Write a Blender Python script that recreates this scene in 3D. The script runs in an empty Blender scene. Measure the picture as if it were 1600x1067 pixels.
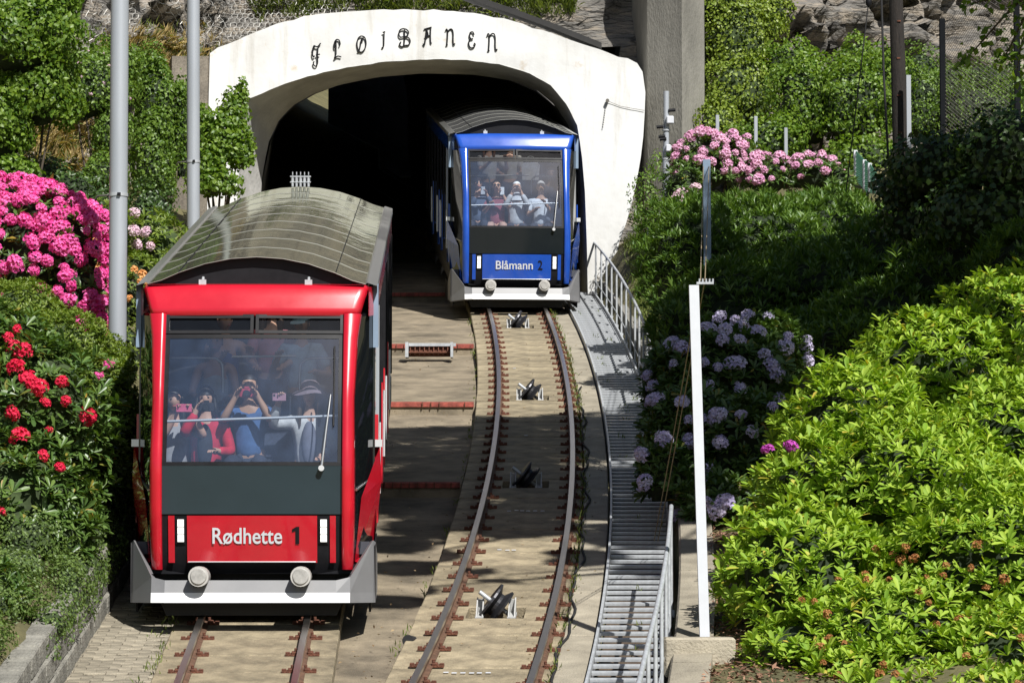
import bpy, bmesh, math, random
import numpy as np
from mathutils import Vector, Matrix, noise

random.seed(7); RNG = np.random.default_rng(7)
S = bpy.context.scene
R = math.radians
# ---------------------------------------------------------------- camera
PITCH = R(4.2); F = 5000.0; SLOPE = math.tan(R(11.0)); HCAM = 6.37
cam = bpy.data.cameras.new('camera'); camo = bpy.data.objects.new('camera', cam)
S.collection.objects.link(camo)
camo.location = (0, 0, 0); camo.rotation_euler = (math.pi/2 + PITCH, 0, 0)
cam.sensor_width = 36; cam.lens = 36*F/1600; cam.clip_start = .5; cam.clip_end = 5000
S.camera = camo
# ---------------------------------------------------------------- sky, sun, exposure
TOSUN = Vector((.30, -.62, .725)).normalized()
w = bpy.data.worlds.new('World'); S.world = w; w.use_nodes = True
nt = w.node_tree; nt.nodes.clear()
sky = nt.nodes.new('ShaderNodeTexSky'); sky.sky_type = 'NISHITA'; sky.sun_disc = False
sky.sun_elevation = math.asin(TOSUN.z); sky.sun_rotation = math.atan2(TOSUN.x, TOSUN.y)
bg = nt.nodes.new('ShaderNodeBackground'); bg.inputs[1].default_value = .05
wo = nt.nodes.new('ShaderNodeOutputWorld')
nt.links.new(sky.outputs[0], bg.inputs[0]); nt.links.new(bg.outputs[0], wo.inputs[0])
sl = bpy.data.lights.new('sun', 'SUN'); sl.energy = 5.0; sl.angle = R(.53); sl.color = (1, .975, .93)
so = bpy.data.objects.new('sun', sl); S.collection.objects.link(so)
so.rotation_euler = TOSUN.to_track_quat('Z', 'Y').to_euler(); so.location = (20, -40, 60)
S.view_settings.view_transform = 'Standard'; S.view_settings.look = 'None'
S.view_settings.exposure = 0.42; S.view_settings.gamma = 1; S.view_settings.use_curve_mapping = False
S.cycles.max_bounces = 10; S.cycles.diffuse_bounces = 3; S.cycles.glossy_bounces = 4
S.cycles.transmission_bounces = 6; S.cycles.transparent_max_bounces = 16
S.cycles.caustics_reflective = False; S.cycles.caustics_refractive = False
S.cycles.sample_clamp_indirect = 4.0
S.cycles.use_denoising = True

# ---------------------------------------------------------------- geometry helpers
def gz(y): return y*SLOPE - HCAM                      # height of the track plane
def ray(px, py):
    u = (px-800)/F; v = (533.5-py)/F
    c, s = math.cos(PITCH), math.sin(PITCH)
    return Vector((u, c - v*s, s + v*c))
def at(px, py, Y):
    d = ray(px, py); return d*(Y/d.y)
def onp(px, py, dz=0.0):                               # meet the track plane (raised by dz)
    d = ray(px, py); t = (-HCAM+dz)/(d.z - SLOPE*d.y); return d*t

# ---------------------------------------------------------------- materials
MATS = {}
def nodes_of(name):
    m = bpy.data.materials.new(name); m.use_nodes = True
    n = m.node_tree.nodes; n.clear()
    return m, n, m.node_tree.links
def mat(name, col, rough=.6, metal=0.0, var=.0, scale=4.0, bump=0.0, bscale=20.0, col2=None, spec=.5, coat=0.0, stretch=(1,1,1), island=0.0):
    if name in MATS: return MATS[name]
    m, n, L = nodes_of(name)
    out = n.new('ShaderNodeOutputMaterial'); p = n.new('ShaderNodeBsdfPrincipled')
    L.new(p.outputs[0], out.inputs[0])
    p.inputs['Roughness'].default_value = rough; p.inputs['Metallic'].default_value = metal
    p.inputs['Specular IOR Level'].default_value = spec
    p.inputs['Coat Weight'].default_value = coat; p.inputs['Coat Roughness'].default_value = .05
    p.inputs['Base Color'].default_value = (*col, 1)
    tc = n.new('ShaderNodeTexCoord'); mp = n.new('ShaderNodeMapping'); mp.inputs['Scale'].default_value = stretch
    L.new(tc.outputs['Object'], mp.inputs[0])
    if var or col2:
        no = n.new('ShaderNodeTexNoise'); no.inputs['Scale'].default_value = scale; no.inputs['Detail'].default_value = 9; no.inputs['Roughness'].default_value = .65
        L.new(mp.outputs[0], no.inputs[0])
        cr = n.new('ShaderNodeValToRGB'); cr.color_ramp.elements[0].position = .33; cr.color_ramp.elements[1].position = .68
        a = col; b = col2 or tuple(min(1, c*(1+var)) for c in col)
        if not col2: a = tuple(c*(1-var) for c in col)
        cr.color_ramp.elements[0].color = (*a, 1); cr.color_ramp.elements[1].color = (*b, 1)
        L.new(no.outputs[0], cr.inputs[0]); csock = cr.outputs[0]
        if island:
            g = n.new('ShaderNodeNewGeometry'); oi = n.new('ShaderNodeObjectInfo')
            ad = n.new('ShaderNodeMath'); ad.operation = 'ADD'; L.new(g.outputs['Random Per Island'], ad.inputs[0]); L.new(oi.outputs['Random'], ad.inputs[1])
            fr = n.new('ShaderNodeMath'); fr.operation = 'FRACT'; L.new(ad.outputs[0], fr.inputs[0])
            mr = n.new('ShaderNodeMapRange'); mr.inputs[3].default_value = 1-island; mr.inputs[4].default_value = 1+island
            L.new(fr.outputs[0], mr.inputs[0])
            mx = n.new('ShaderNodeMix'); mx.data_type = 'RGBA'; mx.blend_type = 'MULTIPLY'; mx.inputs[0].default_value = 1
            L.new(csock, mx.inputs[6]); L.new(mr.outputs[0], mx.inputs[7]); csock = mx.outputs[2]
        L.new(csock, p.inputs['Base Color'])
        rr = n.new('ShaderNodeMapRange'); rr.inputs[3].default_value = max(0, rough-.08); rr.inputs[4].default_value = min(1, rough+.1)
        L.new(no.outputs[0], rr.inputs[0]); L.new(rr.outputs[0], p.inputs['Roughness'])
    if bump:
        b2 = n.new('ShaderNodeTexNoise'); b2.inputs['Scale'].default_value = bscale; b2.inputs['Detail'].default_value = 8
        L.new(mp.outputs[0], b2.inputs[0])
        bp = n.new('ShaderNodeBump'); bp.inputs['Strength'].default_value = bump; bp.inputs['Distance'].default_value = .03
        L.new(b2.outputs[0], bp.inputs['Height']); L.new(bp.outputs[0], p.inputs['Normal'])
    MATS[name] = m; return m
def leafmat(name, c1, c2, trans=.3, rough=.42, c3=None, spec=.5, tmul=1.5):
    if name in MATS: return MATS[name]
    m, n, L = nodes_of(name)
    out = n.new('ShaderNodeOutputMaterial'); p = n.new('ShaderNodeBsdfPrincipled'); tr = n.new('ShaderNodeBsdfTranslucent'); mx = n.new('ShaderNodeMixShader')
    g = n.new('ShaderNodeNewGeometry'); oi = n.new('ShaderNodeObjectInfo')
    ad = n.new('ShaderNodeMath'); ad.operation = 'ADD'; L.new(g.outputs['Random Per Island'], ad.inputs[0]); L.new(oi.outputs['Random'], ad.inputs[1])
    fr = n.new('ShaderNodeMath'); fr.operation = 'FRACT'; L.new(ad.outputs[0], fr.inputs[0])
    cr = n.new('ShaderNodeValToRGB'); cr.color_ramp.elements[0].color = (*c1, 1); cr.color_ramp.elements[1].color = (*c2, 1)
    if c3:
        e = cr.color_ramp.elements.new(.96); e.color = (*c2, 1); cr.color_ramp.elements[2].color = (*c3, 1); cr.color_ramp.elements[2].position = 1.0
    L.new(fr.outputs[0], cr.inputs[0]); L.new(cr.outputs[0], p.inputs['Base Color'])
    p.inputs['Roughness'].default_value = rough; p.inputs['Specular IOR Level'].default_value = spec
    hs = n.new('ShaderNodeMix'); hs.data_type = 'RGBA'; hs.blend_type = 'MULTIPLY'; hs.inputs[0].default_value = 1
    hs.inputs[7].default_value = (1.25*tmul/1.5*1.2, 1.3*tmul/1.5*1.2, .5, 1)
    L.new(cr.outputs[0], hs.inputs[6]); L.new(hs.outputs[2], tr.inputs[0])
    mx.inputs[0].default_value = trans
    L.new(p.outputs[0], mx.inputs[1]); L.new(tr.outputs[0], mx.inputs[2]); L.new(mx.outputs[0], out.inputs[0])
    MATS[name] = m; return m
def glassmat(name, tint, refl, dirt_haze=0.03, rough=.015, dirt_haze_col=(.5,.6,.75), bump=.0):
    if name in MATS: return MATS[name]
    m, n, L = nodes_of(name)
    out = n.new('ShaderNodeOutputMaterial'); t = n.new('ShaderNodeBsdfTransparent'); g = n.new('ShaderNodeBsdfGlossy'); d = n.new('ShaderNodeBsdfDiffuse')
    t.inputs[0].default_value = (*tint, 1); g.inputs['Roughness'].default_value = rough; d.inputs[0].default_value = (*dirt_haze_col, 1)
    lw = n.new('ShaderNodeLayerWeight'); lw.inputs[0].default_value = .25
    mr = n.new('ShaderNodeMapRange'); mr.inputs[3].default_value = refl; mr.inputs[4].default_value = 1.0
    L.new(lw.outputs['Fresnel'], mr.inputs[0])
    tc = n.new('ShaderNodeTexCoord'); no = n.new('ShaderNodeTexNoise'); no.inputs['Scale'].default_value = 5; no.inputs['Detail'].default_value = 6
    L.new(tc.outputs['Object'], no.inputs[0])
    dm = n.new('ShaderNodeMapRange'); dm.inputs[1].default_value = .35; dm.inputs[2].default_value = .75; dm.inputs[3].default_value = dirt_haze*.6; dm.inputs[4].default_value = dirt_haze*1.6
    L.new(no.outputs[0], dm.inputs[0])
    m1 = n.new('ShaderNodeMixShader'); m2 = n.new('ShaderNodeMixShader')
    L.new(dm.outputs[0], m1.inputs[0]); L.new(t.outputs[0], m1.inputs[1]); L.new(d.outputs[0], m1.inputs[2])
    L.new(mr.outputs[0], m2.inputs[0]); L.new(m1.outputs[0], m2.inputs[1]); L.new(g.outputs[0], m2.inputs[2]); L.new(m2.outputs[0], out.inputs[0])
    MATS[name] = m; return m

# ---------------------------------------------------------------- objects
COL = S.collection
def link(o, parent=None):
    COL.objects.link(o)
    if parent is not None: o.parent = parent
    return o
def tag(o, label=None, cat=None, group=None, kind=None):
    if label: o['label'] = label
    if cat: o['category'] = cat
    if group: o['group'] = group
    if kind: o['kind'] = kind
    return o
def empty(name, loc=(0,0,0), rz=0, label=None, cat=None, group=None):
    o = bpy.data.objects.new(name, None); link(o); o.location = loc; o.rotation_euler = (0,0,rz)
    o.empty_display_size = .2
    return tag(o, label, cat, group)
def npmesh(name, V, Fc, smooth=False):
    V = np.asarray(V, np.float32); Fc = np.asarray(Fc, np.int32)
    me = bpy.data.meshes.new(name); k = Fc.shape[1]
    me.vertices.add(len(V)); me.vertices.foreach_set('co', V.ravel())
    me.loops.add(Fc.size); me.loops.foreach_set('vertex_index', Fc.ravel())
    me.polygons.add(len(Fc)); me.polygons.foreach_set('loop_start', np.arange(0, Fc.size, k, dtype=np.int32))
    if smooth: me.polygons.foreach_set('use_smooth', np.ones(len(Fc), bool))
    me.update(calc_edges=True); return me
class MB:
    """collects shapes, builds ONE mesh object"""
    def __init__(s): s.v = []; s.f = []; s.mi = []; s.sm = []
    def add(s, vs, fs, mi=0, smooth=False):
        b = len(s.v); s.v += [tuple(v) for v in vs]; s.f += [tuple(i+b for i in f) for f in fs]
        s.mi += [mi]*len(fs); s.sm += [smooth]*len(fs); return s
    def box(s, c, d, mi=0, rot=None, bev=0):
        x, y, z = d[0]/2, d[1]/2, d[2]/2
        if bev:
            b = min(bev, x*.9, y*.9, z*.9); vs = []; 
            bm = bmesh.new(); bmesh.ops.create_cube(bm, size=1); bmesh.ops.scale(bm, vec=d, verts=bm.verts)
            bmesh.ops.bevel(bm, geom=bm.edges[:], offset=b, segments=1, affect='EDGES')
            vs = [v.co.copy() for v in bm.verts]; bm.verts.index_update(); fs = [tuple(v.index for v in f.verts) for f in bm.faces]; bm.free()
        else:
            vs = [Vector(p) for p in ((-x,-y,-z),(x,-y,-z),(x,y,-z),(-x,y,-z),(-x,-y,z),(x,-y,z),(x,y,z),(-x,y,z))]
            fs = [(0,3,2,1),(4,5,6,7),(0,1,5,4),(1,2,6,5),(2,3,7,6),(3,0,4,7)]
        M = rot or Matrix.Identity(3)
        s.add([M @ v + Vector(c) for v in vs], fs, mi); return s
    def tube(s, pts, r, n=8, mi=0, cap=True, smooth=True):
        pts = [Vector(p) for p in pts]; k = len(pts); rs = r if isinstance(r, (list, tuple)) else [r]*k
        vs = []; up = None
        for i, p in enumerate(pts):
            t = (pts[min(i+1,k-1)] - pts[max(i-1,0)]).normalized()
            if up is None:
                up = Vector((0,0,1)) if abs(t.z) < .9 else Vector((1,0,0))
            a = t.cross(up).normalized(); b = a.cross(t).normalized(); up = b
            for j in range(n):
                an = 2*math.pi*j/n; vs.append(p + (a*math.cos(an) + b*math.sin(an))*rs[i])
        fs = [(i*n+j, i*n+(j+1)%n, (i+1)*n+(j+1)%n, (i+1)*n+j) for i in range(k-1) for j in range(n)]
        s.add(vs, fs, mi, smooth)
        if cap:
            s.add(vs[:n], [tuple(range(n))], mi); s.add(vs[-n:], [tuple(range(n-1,-1,-1))], mi)
        return s
    def prism(s, pts, d, mi=0, smooth=False):
        """polygon pts (3d) extruded along vector d"""
        k = len(pts); d = Vector(d); a = [Vector(p) for p in pts]; b = [p+d for p in a]
        s.add(a+b, [tuple(range(k)), tuple(range(2*k-1, k-1, -1))] + [(i, i+k, (i+1)%k+k, (i+1)%k) for i in range(k)], mi, smooth); return s
    def loft(s, rings, closed=False, mi=0, smooth=True, cap=False):
        n = len(rings[0]); vs = [p for r in rings for p in r]; m = n if closed else n-1
        fs = [(i*n+j, i*n+(j+1)%n, (i+1)*n+(j+1)%n, (i+1)*n+j) for i in range(len(rings)-1) for j in range(m)]
        s.add(vs, fs, mi, smooth)
        if cap: s.add(rings[0], [tuple(range(n))], mi); s.add(rings[-1], [tuple(range(n-1,-1,-1))], mi)
        return s
    def mesh(s, name):
        me = bpy.data.meshes.new(name); me.from_pydata([tuple(v) for v in s.v], [], s.f)
        me.polygons.foreach_set('material_index', s.mi); me.polygons.foreach_set('use_smooth', s.sm); me.update()
        return me
    def build(s, name, mats, parent=None, recalc=False):
        me = s.mesh(name)
        for m in (mats if isinstance(mats, (list, tuple)) else [mats]): me.materials.append(m)
        if recalc:
            bm = bmesh.new(); bm.from_mesh(me); bmesh.ops.remove_doubles(bm, verts=bm.verts, dist=1e-5); bmesh.ops.recalc_face_normals(bm, faces=bm.faces); bm.to_mesh(me); bm.free()
        o = bpy.data.objects.new(name, me); link(o, parent); return o
def inst(name, me, parent=None, loc=(0,0,0), rot=(0,0,0), sc=None):
    o = bpy.data.objects.new(name, me); link(o, parent); o.location = loc; o.rotation_euler = rot
    if sc: o.scale = sc if hasattr(sc, '__len__') else (sc,)*3
    return o
def bezier_arc(n, f): return [f(i/(n-1)) for i in range(n)]
def catmull(pts, n=6):
    P = [Vector(p) for p in pts]; P = [2*P[0]-P[1]] + P + [2*P[-1]-P[-2]]; out = []
    for i in range(1, len(P)-2):
        for j in range(n):
            t = j/n; a, b, c, d = P[i-1:i+3]
            out.append(.5*((2*b) + (c-a)*t + (2*a-5*b+4*c-d)*t*t + (3*b-a-3*c+d)*t**3))
    out.append(P[-2]); return out

# ---------------------------------------------------------------- base materials
M_conc = mat('concrete', (.26,.215,.14), .85, var=.5, scale=3, bump=.5, bscale=60, island=.17)
M_conc2 = mat('concrete_pale', (.31,.275,.21), .85, var=.28, scale=2.2, bump=.5, bscale=50, island=.12)
M_pad = mat('concrete_pad', (.225,.185,.128), .88, var=.5, scale=1.6, bump=.6, bscale=70)
M_grey = mat('concrete_grey', (.21,.20,.175), .9, var=.3, scale=1.4, bump=.6, bscale=30, stretch=(1,1,.35))
def portalmat():
    m, n, L = nodes_of('whitewash'); out = n.new('ShaderNodeOutputMaterial'); p = n.new('ShaderNodeBsdfPrincipled'); L.new(p.outputs[0], out.inputs[0]); p.inputs['Roughness'].default_value = .8
    tc = n.new('ShaderNodeTexCoord'); last = None
    def layer(scale, stretch, lo, hi, colr, amt, base):
        mp = n.new('ShaderNodeMapping'); mp.inputs['Scale'].default_value = stretch; L.new(tc.outputs['Object'], mp.inputs[0]); no = n.new('ShaderNodeTexNoise'); no.inputs['Scale'].default_value = scale; no.inputs['Detail'].default_value = 8; no.inputs['Roughness'].default_value = .65; L.new(mp.outputs[0], no.inputs[0])
        mr = n.new('ShaderNodeMapRange'); mr.inputs[1].default_value = lo; mr.inputs[2].default_value = hi; mr.inputs[4].default_value = amt; L.new(no.outputs[0], mr.inputs[0])
        mx = n.new('ShaderNodeMix'); mx.data_type = 'RGBA'; L.new(mr.outputs[0], mx.inputs[0]); mx.inputs[7].default_value = (*colr, 1)
        if base is None: mx.inputs[6].default_value = (.70,.70,.69,1)
        else: L.new(base, mx.inputs[6])
        return mx.outputs[2]
    c = layer(1.1, (1,1,.5), .48, .75, (.54,.53,.50), .8, None); c = layer(3.2, (1,1,.10), .54, .76, (.40,.37,.31), .7, c); c = layer(2.0, (1,1,1), .62, .74, (.50,.38,.24), .75, c); c = layer(14, (1,1,1), .66, .74, (.5,.49,.46), .5, c)
    L.new(c, p.inputs['Base Color']); no = n.new('ShaderNodeTexNoise'); no.inputs['Scale'].default_value = 7; no.inputs['Detail'].default_value = 8; L.new(tc.outputs['Object'], no.inputs[0]); bp = n.new('ShaderNodeBump'); bp.inputs['Strength'].default_value = .15; bp.inputs['Distance'].default_value = .04; L.new(no.outputs[0], bp.inputs['Height']); L.new(bp.outputs[0], p.inputs['Normal'])
    MATS['whitewash'] = m; return m
M_white = portalmat()
M_rust = mat('rust', (.135,.05,.028), .85, var=.45, scale=22, bump=.5, bscale=60)
M_railtop = mat('rail_steel', (.50,.475,.45), .3, metal=1)
M_railside = mat('rail_side', (.12,.065,.04), .75, metal=.1, var=.4, scale=15)
M_galv = mat('galvanised', (.48,.50,.52), .45, metal=.3, var=.18, scale=12)
M_alu = mat('painted_steel_grey', (.40,.425,.46), .38, metal=.25, var=.06, scale=2, stretch=(1,1,.2))
M_black = mat('black_satin', (.009,.009,.011), .5, var=.3, scale=8, spec=.2)
M_blackgl = mat('black_gloss', (.010,.011,.014), .08, coat=.3)
M_rubber = mat('rubber', (.015,.015,.016), .75)
M_redpaint = mat('red_edge_paint', (.27,.06,.042), .8, var=.6, scale=9, bump=.3)
M_brick = mat('paver', (.25,.22,.165), .9, var=.3, scale=6, bump=.5, bscale=50, island=.22)
M_block = mat('wall_block', (.22,.21,.18), .92, var=.35, scale=6, bump=.9, bscale=40, island=.15)
M_whitep = mat('white_paint', (.60,.62,.66), .4, var=.04, scale=5)
M_steelblue = mat('blue_grey_paint', (.20,.27,.36), .45, var=.1, scale=4)
M_wood = mat('weathered_wood', (.022,.017,.014), .85, var=.55, scale=6, bump=.7, bscale=25, stretch=(6,6,.5))
M_bark = mat('bark', (.09,.07,.05), .9, var=.4, scale=8, bump=.8, bscale=20, stretch=(1,1,.3))
M_soil = mat('soil', (.085,.06,.04), .95, var=.4, scale=5, bump=.9, bscale=25)
M_wire = mat('wire', (.16,.15,.13), .5, metal=.6)
# ================================================================ THE SETTING
_rail = [((762,852),486),((772,864.5),517),((777.5,876.5),550),((779,886),600),((779,890),632),((777,892.5),668),((772,894),710),
         ((763,893),758),((754,887.5),803),((735,878.5),862),((710.5,864.5),925),((682.5,846),995),((654.5,826),1065)]
_cp = [onp((a+b)/2, y, .1) for (a, b), y in _rail]
_Y = np.array([p.y for p in _cp] + [64, 70, 80]); _X = np.array([p.x for p in _cp] + [-.32, -.92, -2.3])
_pf = np.polyfit(_Y-45, _X, 5)
_edge = {}
def cx(Y):                                             # centre line of the curved track (straight tangents beyond the fitted part)
    if Y < 26: return cx(26) + (cx(26.5)-cx(26))*2*(Y-26)
    if Y > 78: return cx(78) + (cx(78)-cx(77))*(Y-78)
    return float(np.polyval(_pf, Y-45))
_l0 = onp(394, 980, .1)
def lx(Y):                                             # centre line of the straight track
    x = _l0.x - .022*(Y-_l0.y)
    return x - max(0, Y-58)**2/400
def frame(fn, Y, dz=0.0):
    """location and rotation of the track frame at Y"""
    s = (fn(Y+.4)-fn(Y-.4))/.8
    M = Matrix.Rotation(-math.atan(s), 4, 'Z') @ Matrix.Rotation(R(11), 4, 'X')
    return Vector((fn(Y), Y, gz(Y)+dz)), M.to_euler()
def side(fn, Y, off, dz=0.0):
    s = (fn(Y+.4)-fn(Y-.4))/.8; n = Vector((1, -s, 0)).normalized()
    y2 = Y + n.y*off
    return Vector((fn(Y)+n.x*off, y2, gz(y2)+dz))

# ---- ground sheet
def gbase(y): return gz(max(y, 8)) if y < 130 else gz(130) + (y-130)*.25
def hgt(x, y):
    b = gbase(y); e = cx(min(max(y, 20), 75)) + 1.66
    if x > e:
        d = x-e; k = min(1, max(0, (y-33)/10)); h = .22 + (.10+.36*k)*min(d, 3.6) + .05*max(0, min(d-3.6, 60))
        h = h*min(1, max(.0, d/.35+.3)) + (.55*math.exp(-((y-59)/3)**2)*min(1, d/.5))
    elif x < -4.05:
        d = -4.05-x; h = .5 + .55*min(d, 5) + .15*max(0, min(d-5, 60))
    else: return b - .32
    n = noise.noise(Vector((x*.9, y*.9, 0)))*.12 + noise.noise(Vector((x*3, y*3, 4)))*.04
    return b + h + n
xs = [-900,-400,-200,-100,-60,-40,-25,-18] + list(np.arange(-14, -4.3, .4)) + [-4.2,-4.06,-4.04,-3.2,-2,-.8] + list(np.arange(-.6, 8, .22)) + list(np.arange(8.2, 16, .6)) + [18,25,40,60,100,200,400,900]
ys = [-900,-400,-200,-100,-50,-20,0,10,16] + list(np.arange(20, 64, .4)) + list(np.arange(65, 140, 2.5)) + [160,220,400,900]
V = [(x, y, hgt(x, y)) for y in ys for x in xs]; nx = len(xs)
Fc = [(j*nx+i, j*nx+i+1, (j+1)*nx+i+1, (j+1)*nx+i) for j in range(len(ys)-1) for i in range(nx-1)]
me = npmesh('ground', V, Fc, True)
from mathutils.bvhtree import BVHTree
GBVH = BVHTree.FromPolygons([Vector(v) for v in V], Fc)
M_ground = mat('bank_soil', (.075,.07,.03), .95, col2=(.16,.14,.06), scale=1.7, bump=.9, bscale=18)
me.materials.append(M_ground)
tag(link(bpy.data.objects.new('ground', me)), kind='structure')

# ---- cliff with the hole of the tunnel
plan = [(-60,8),(-22,32),(-11.5,45),(-8.6,52),(-7.4,57),(-6.3,61.2),(-5.2,61.6),(2.4,61.6),(3.6,62.2),(5.6,64),(9,66),(14,65),(24,58),(60,40)]
line = catmull([(x, y, 0) for x, y in plan], 26)
def rockdisp(p):
    a = noise.fractal(Vector((p.x*.32, p.y*.32, p.z*.55)), 1.0, 2.0, 4)
    q = Vector((p.x*.5 + p.z*.5, p.y*.5, p.z*1.5 - p.x*.5))
    c = noise.voronoi(q)[0]; e = (c[1]-c[0])
    t = p.z*1.25 - p.x*.55 + p.y*.2 + .9*noise.noise(p*.6); t2 = p.x*.9 + p.z*.35 + .8*noise.noise(p*.8+Vector((5,0,0)))
    led = .42*(t-math.floor(t)) + .3*(t2-math.floor(t2)) + .16*((t*2.7)%1)
    return led - .35 + a*.7 - max(0, .22-e)*1.3 + noise.fractal(p*2.2, 1, 2, 3)*.12 + noise.cell(q)*.2
rows = list(np.arange(-1.2, 9.2, .16)) + [10, 11.5, 13, 15]
V = []; ncol = len(line)
for s in rows:
    for p in line:
        y = p.y + .30*s*(1 if p.x > -6 else .9); z = gz(p.y) + s
        v = Vector((p.x, y, z)); d = rockdisp(v)
        over = (1.5 if p.x > 3.4 else 1.0) if not (-5.8 < p.x < 2.8) else .3
        V.append((p.x + (.25*d if p.x > 0 else .5*d), y - d*over, z))
nr = len(rows); Fc = []
for j in range(nr-1):
    for i in range(ncol-1):
        q = V[j*ncol+i]
        if -5.6 < q[0] < 2.0 and rows[j] < 4.75: continue
        Fc.append((j*ncol+i, j*ncol+i+1, (j+1)*ncol+i+1, (j+1)*ncol+i))
b = len(V)                                             # top of the hill, then its far side
for yy, zz in ((82, 24), (93, 24), (95.5, 10)):
    for p in line: V.append((p.x*1.05, max(yy, p.y+8), zz))
for k in range(3):
    for i in range(ncol-1):
        a0 = (nr-1)*ncol if k == 0 else b+(k-1)*ncol; a1 = b + k*ncol
        if k == 2 and -11 < V[a0+i][0] < -1: continue
        Fc.append((a0+i, a0+i+1, a1+i+1, a1+i))
me = npmesh('cliff', V, Fc, False)
CBVH = BVHTree.FromPolygons([Vector(v) for v in V], Fc)
def rockmat():
    m, n, L = nodes_of('cliff_rock'); out = n.new('ShaderNodeOutputMaterial'); p = n.new('ShaderNodeBsdfPrincipled'); L.new(p.outputs[0], out.inputs[0])
    tc = n.new('ShaderNodeTexCoord'); mp = n.new('ShaderNodeMapping'); mp.inputs['Rotation'].default_value = (.2, .45, 0); mp.inputs['Scale'].default_value = (.6, .6, 2.6)
    L.new(tc.outputs['Object'], mp.inputs[0])
    a = n.new('ShaderNodeTexNoise'); a.inputs['Scale'].default_value = 1.4; a.inputs['Detail'].default_value = 12; a.inputs['Roughness'].default_value = .7; L.new(mp.outputs[0], a.inputs[0])
    cr = n.new('ShaderNodeValToRGB'); e = cr.color_ramp.elements
    e[0].position = .3; e[0].color = (.07,.062,.052,1); e[1].position = .72; e[1].color = (.36,.34,.31,1)
    k = e.new(.46); k.color = (.17,.16,.145,1); k = e.new(.56); k.color = (.27,.23,.18,1)
    L.new(a.outputs[0], cr.inputs[0])
    vo = n.new('ShaderNodeTexVoronoi'); vo.feature = 'DISTANCE_TO_EDGE'; vo.inputs['Scale'].default_value = 1.5
    dn = n.new('ShaderNodeMix'); dn.data_type = 'RGBA'; dn.blend_type = 'ADD'; dn.inputs[0].default_value = .55; L.new(mp.outputs[0], dn.inputs[6]); L.new(a.outputs['Color'], dn.inputs[7]); L.new(dn.outputs[2], vo.inputs['Vector'])
    vr = n.new('ShaderNodeMapRange'); vr.inputs[2].default_value = .05; vr.inputs[3].default_value = .22; L.new(vo.outputs['Distance'], vr.inputs[0])
    mu = n.new('ShaderNodeMix'); mu.data_type = 'RGBA'; mu.blend_type = 'MULTIPLY'; mu.inputs[0].default_value = 1; L.new(cr.outputs[0], mu.inputs[6]); L.new(vr.outputs[0], mu.inputs[7]); L.new(mu.outputs[2], p.inputs['Base Color']); p.inputs['Roughness'].default_value = .85
    c = n.new('ShaderNodeTexNoise'); c.inputs['Scale'].default_value = 9; c.inputs['Detail'].default_value = 10; L.new(mp.outputs[0], c.inputs[0])
    bp = n.new('ShaderNodeBump'); bp.inputs['Strength'].default_value = .9; bp.inputs['Distance'].default_value = .12; L.new(c.outputs[0], bp.inputs['Height']); L.new(bp.outputs[0], p.inputs['Normal'])
    MATS['cliff_rock'] = m; return m
me.materials.append(rockmat())
tag(link(bpy.data.objects.new('cliff', me)), kind='structure')

# ---- track beds: concrete slabs, each a piece
def slab_mesh(name, x0, x1, ln, th, pit=None, m=M_conc):
    mb = MB()
    if pit:
        px0, px1, py = pit
        mb.box(((x0+px0)/2, 0, -th/2), (px0-x0, ln, th)); mb.box(((px1+x1)/2, 0, -th/2), (x1-px1, ln, th))
        mb.box(((px0+px1)/2, -(ln/2+py)/2, -th/2), (px1-px0, ln/2-py, th)); mb.box(((px0+px1)/2, (ln/2+py)/2, -th/2), (px1-px0, ln/2-py, th))
        mb.box(((px0+px1)/2, 0, -th-.01), (px1-px0+.1, ln, .02), 1)
    else: mb.box(((x0+x1)/2, 0, -th/2), (x1-x0, ln, th), bev=.012)
    me = mb.mesh(name); me.materials.append(m); me.materials.append(M_soil); return me
SP = .68
bed = empty('curved_track_bed'); tag(bed, kind='structure')
sm = slab_mesh('slab', -.82, .62, SP/math.cos(R(11))-.014, .2); smp = slab_mesh('slab', -.82, .62, SP/math.cos(R(11))-.014, .2, (-.34, .22, .25))
se = slab_mesh('edge_slab', .64, .93, 3*SP/math.cos(R(11))-.02, .2, m=M_conc2)
ROLL = [31.3, 38.6, 45.9, 54.6]
ys_ = [24.2 + SP*i for i in range(52)]
rollers = []
for i, y in enumerate(ys_):
    pit = any(abs(y-r) <= SP/2 for r in ROLL)
    l, e = frame(cx, y); inst('slab', smp if pit else sm, bed, l + Vector((0,0,random.uniform(-.006,.006))), e)
    if pit: rollers.append(y)
    if i % 3 == 1: inst('edge_slab', se, bed, *frame(cx, y))
bed2 = empty('straight_track_bed'); tag(bed2, kind='structure')
sm2 = slab_mesh('slab', -.78, .8, SP/math.cos(R(11))-.014, .2)
for i in range(26):
    l, e = frame(lx, 24.0 + SP*i); inst('slab', sm2, bed2, l + Vector((0,0,random.uniform(-.006,.006))), e)
mb = MB()                                              # both beds go on into the tunnel
for fn, y0, y1, a, b_ in ((lx, 41.4, 96, -.8, .8), (cx, 59.4, 96, -.82, .92)):
    rr = [[side(fn, y, a, -.3), side(fn, y, a, -.01), side(fn, y, b_, -.01), side(fn, y, b_, -.3)] for y in np.arange(y0, y1, 1.0)]
    mb.loft(rr, mi=0, smooth=False)
tag(mb.build('tunnel_track_bed', M_conc), kind='structure')

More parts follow.
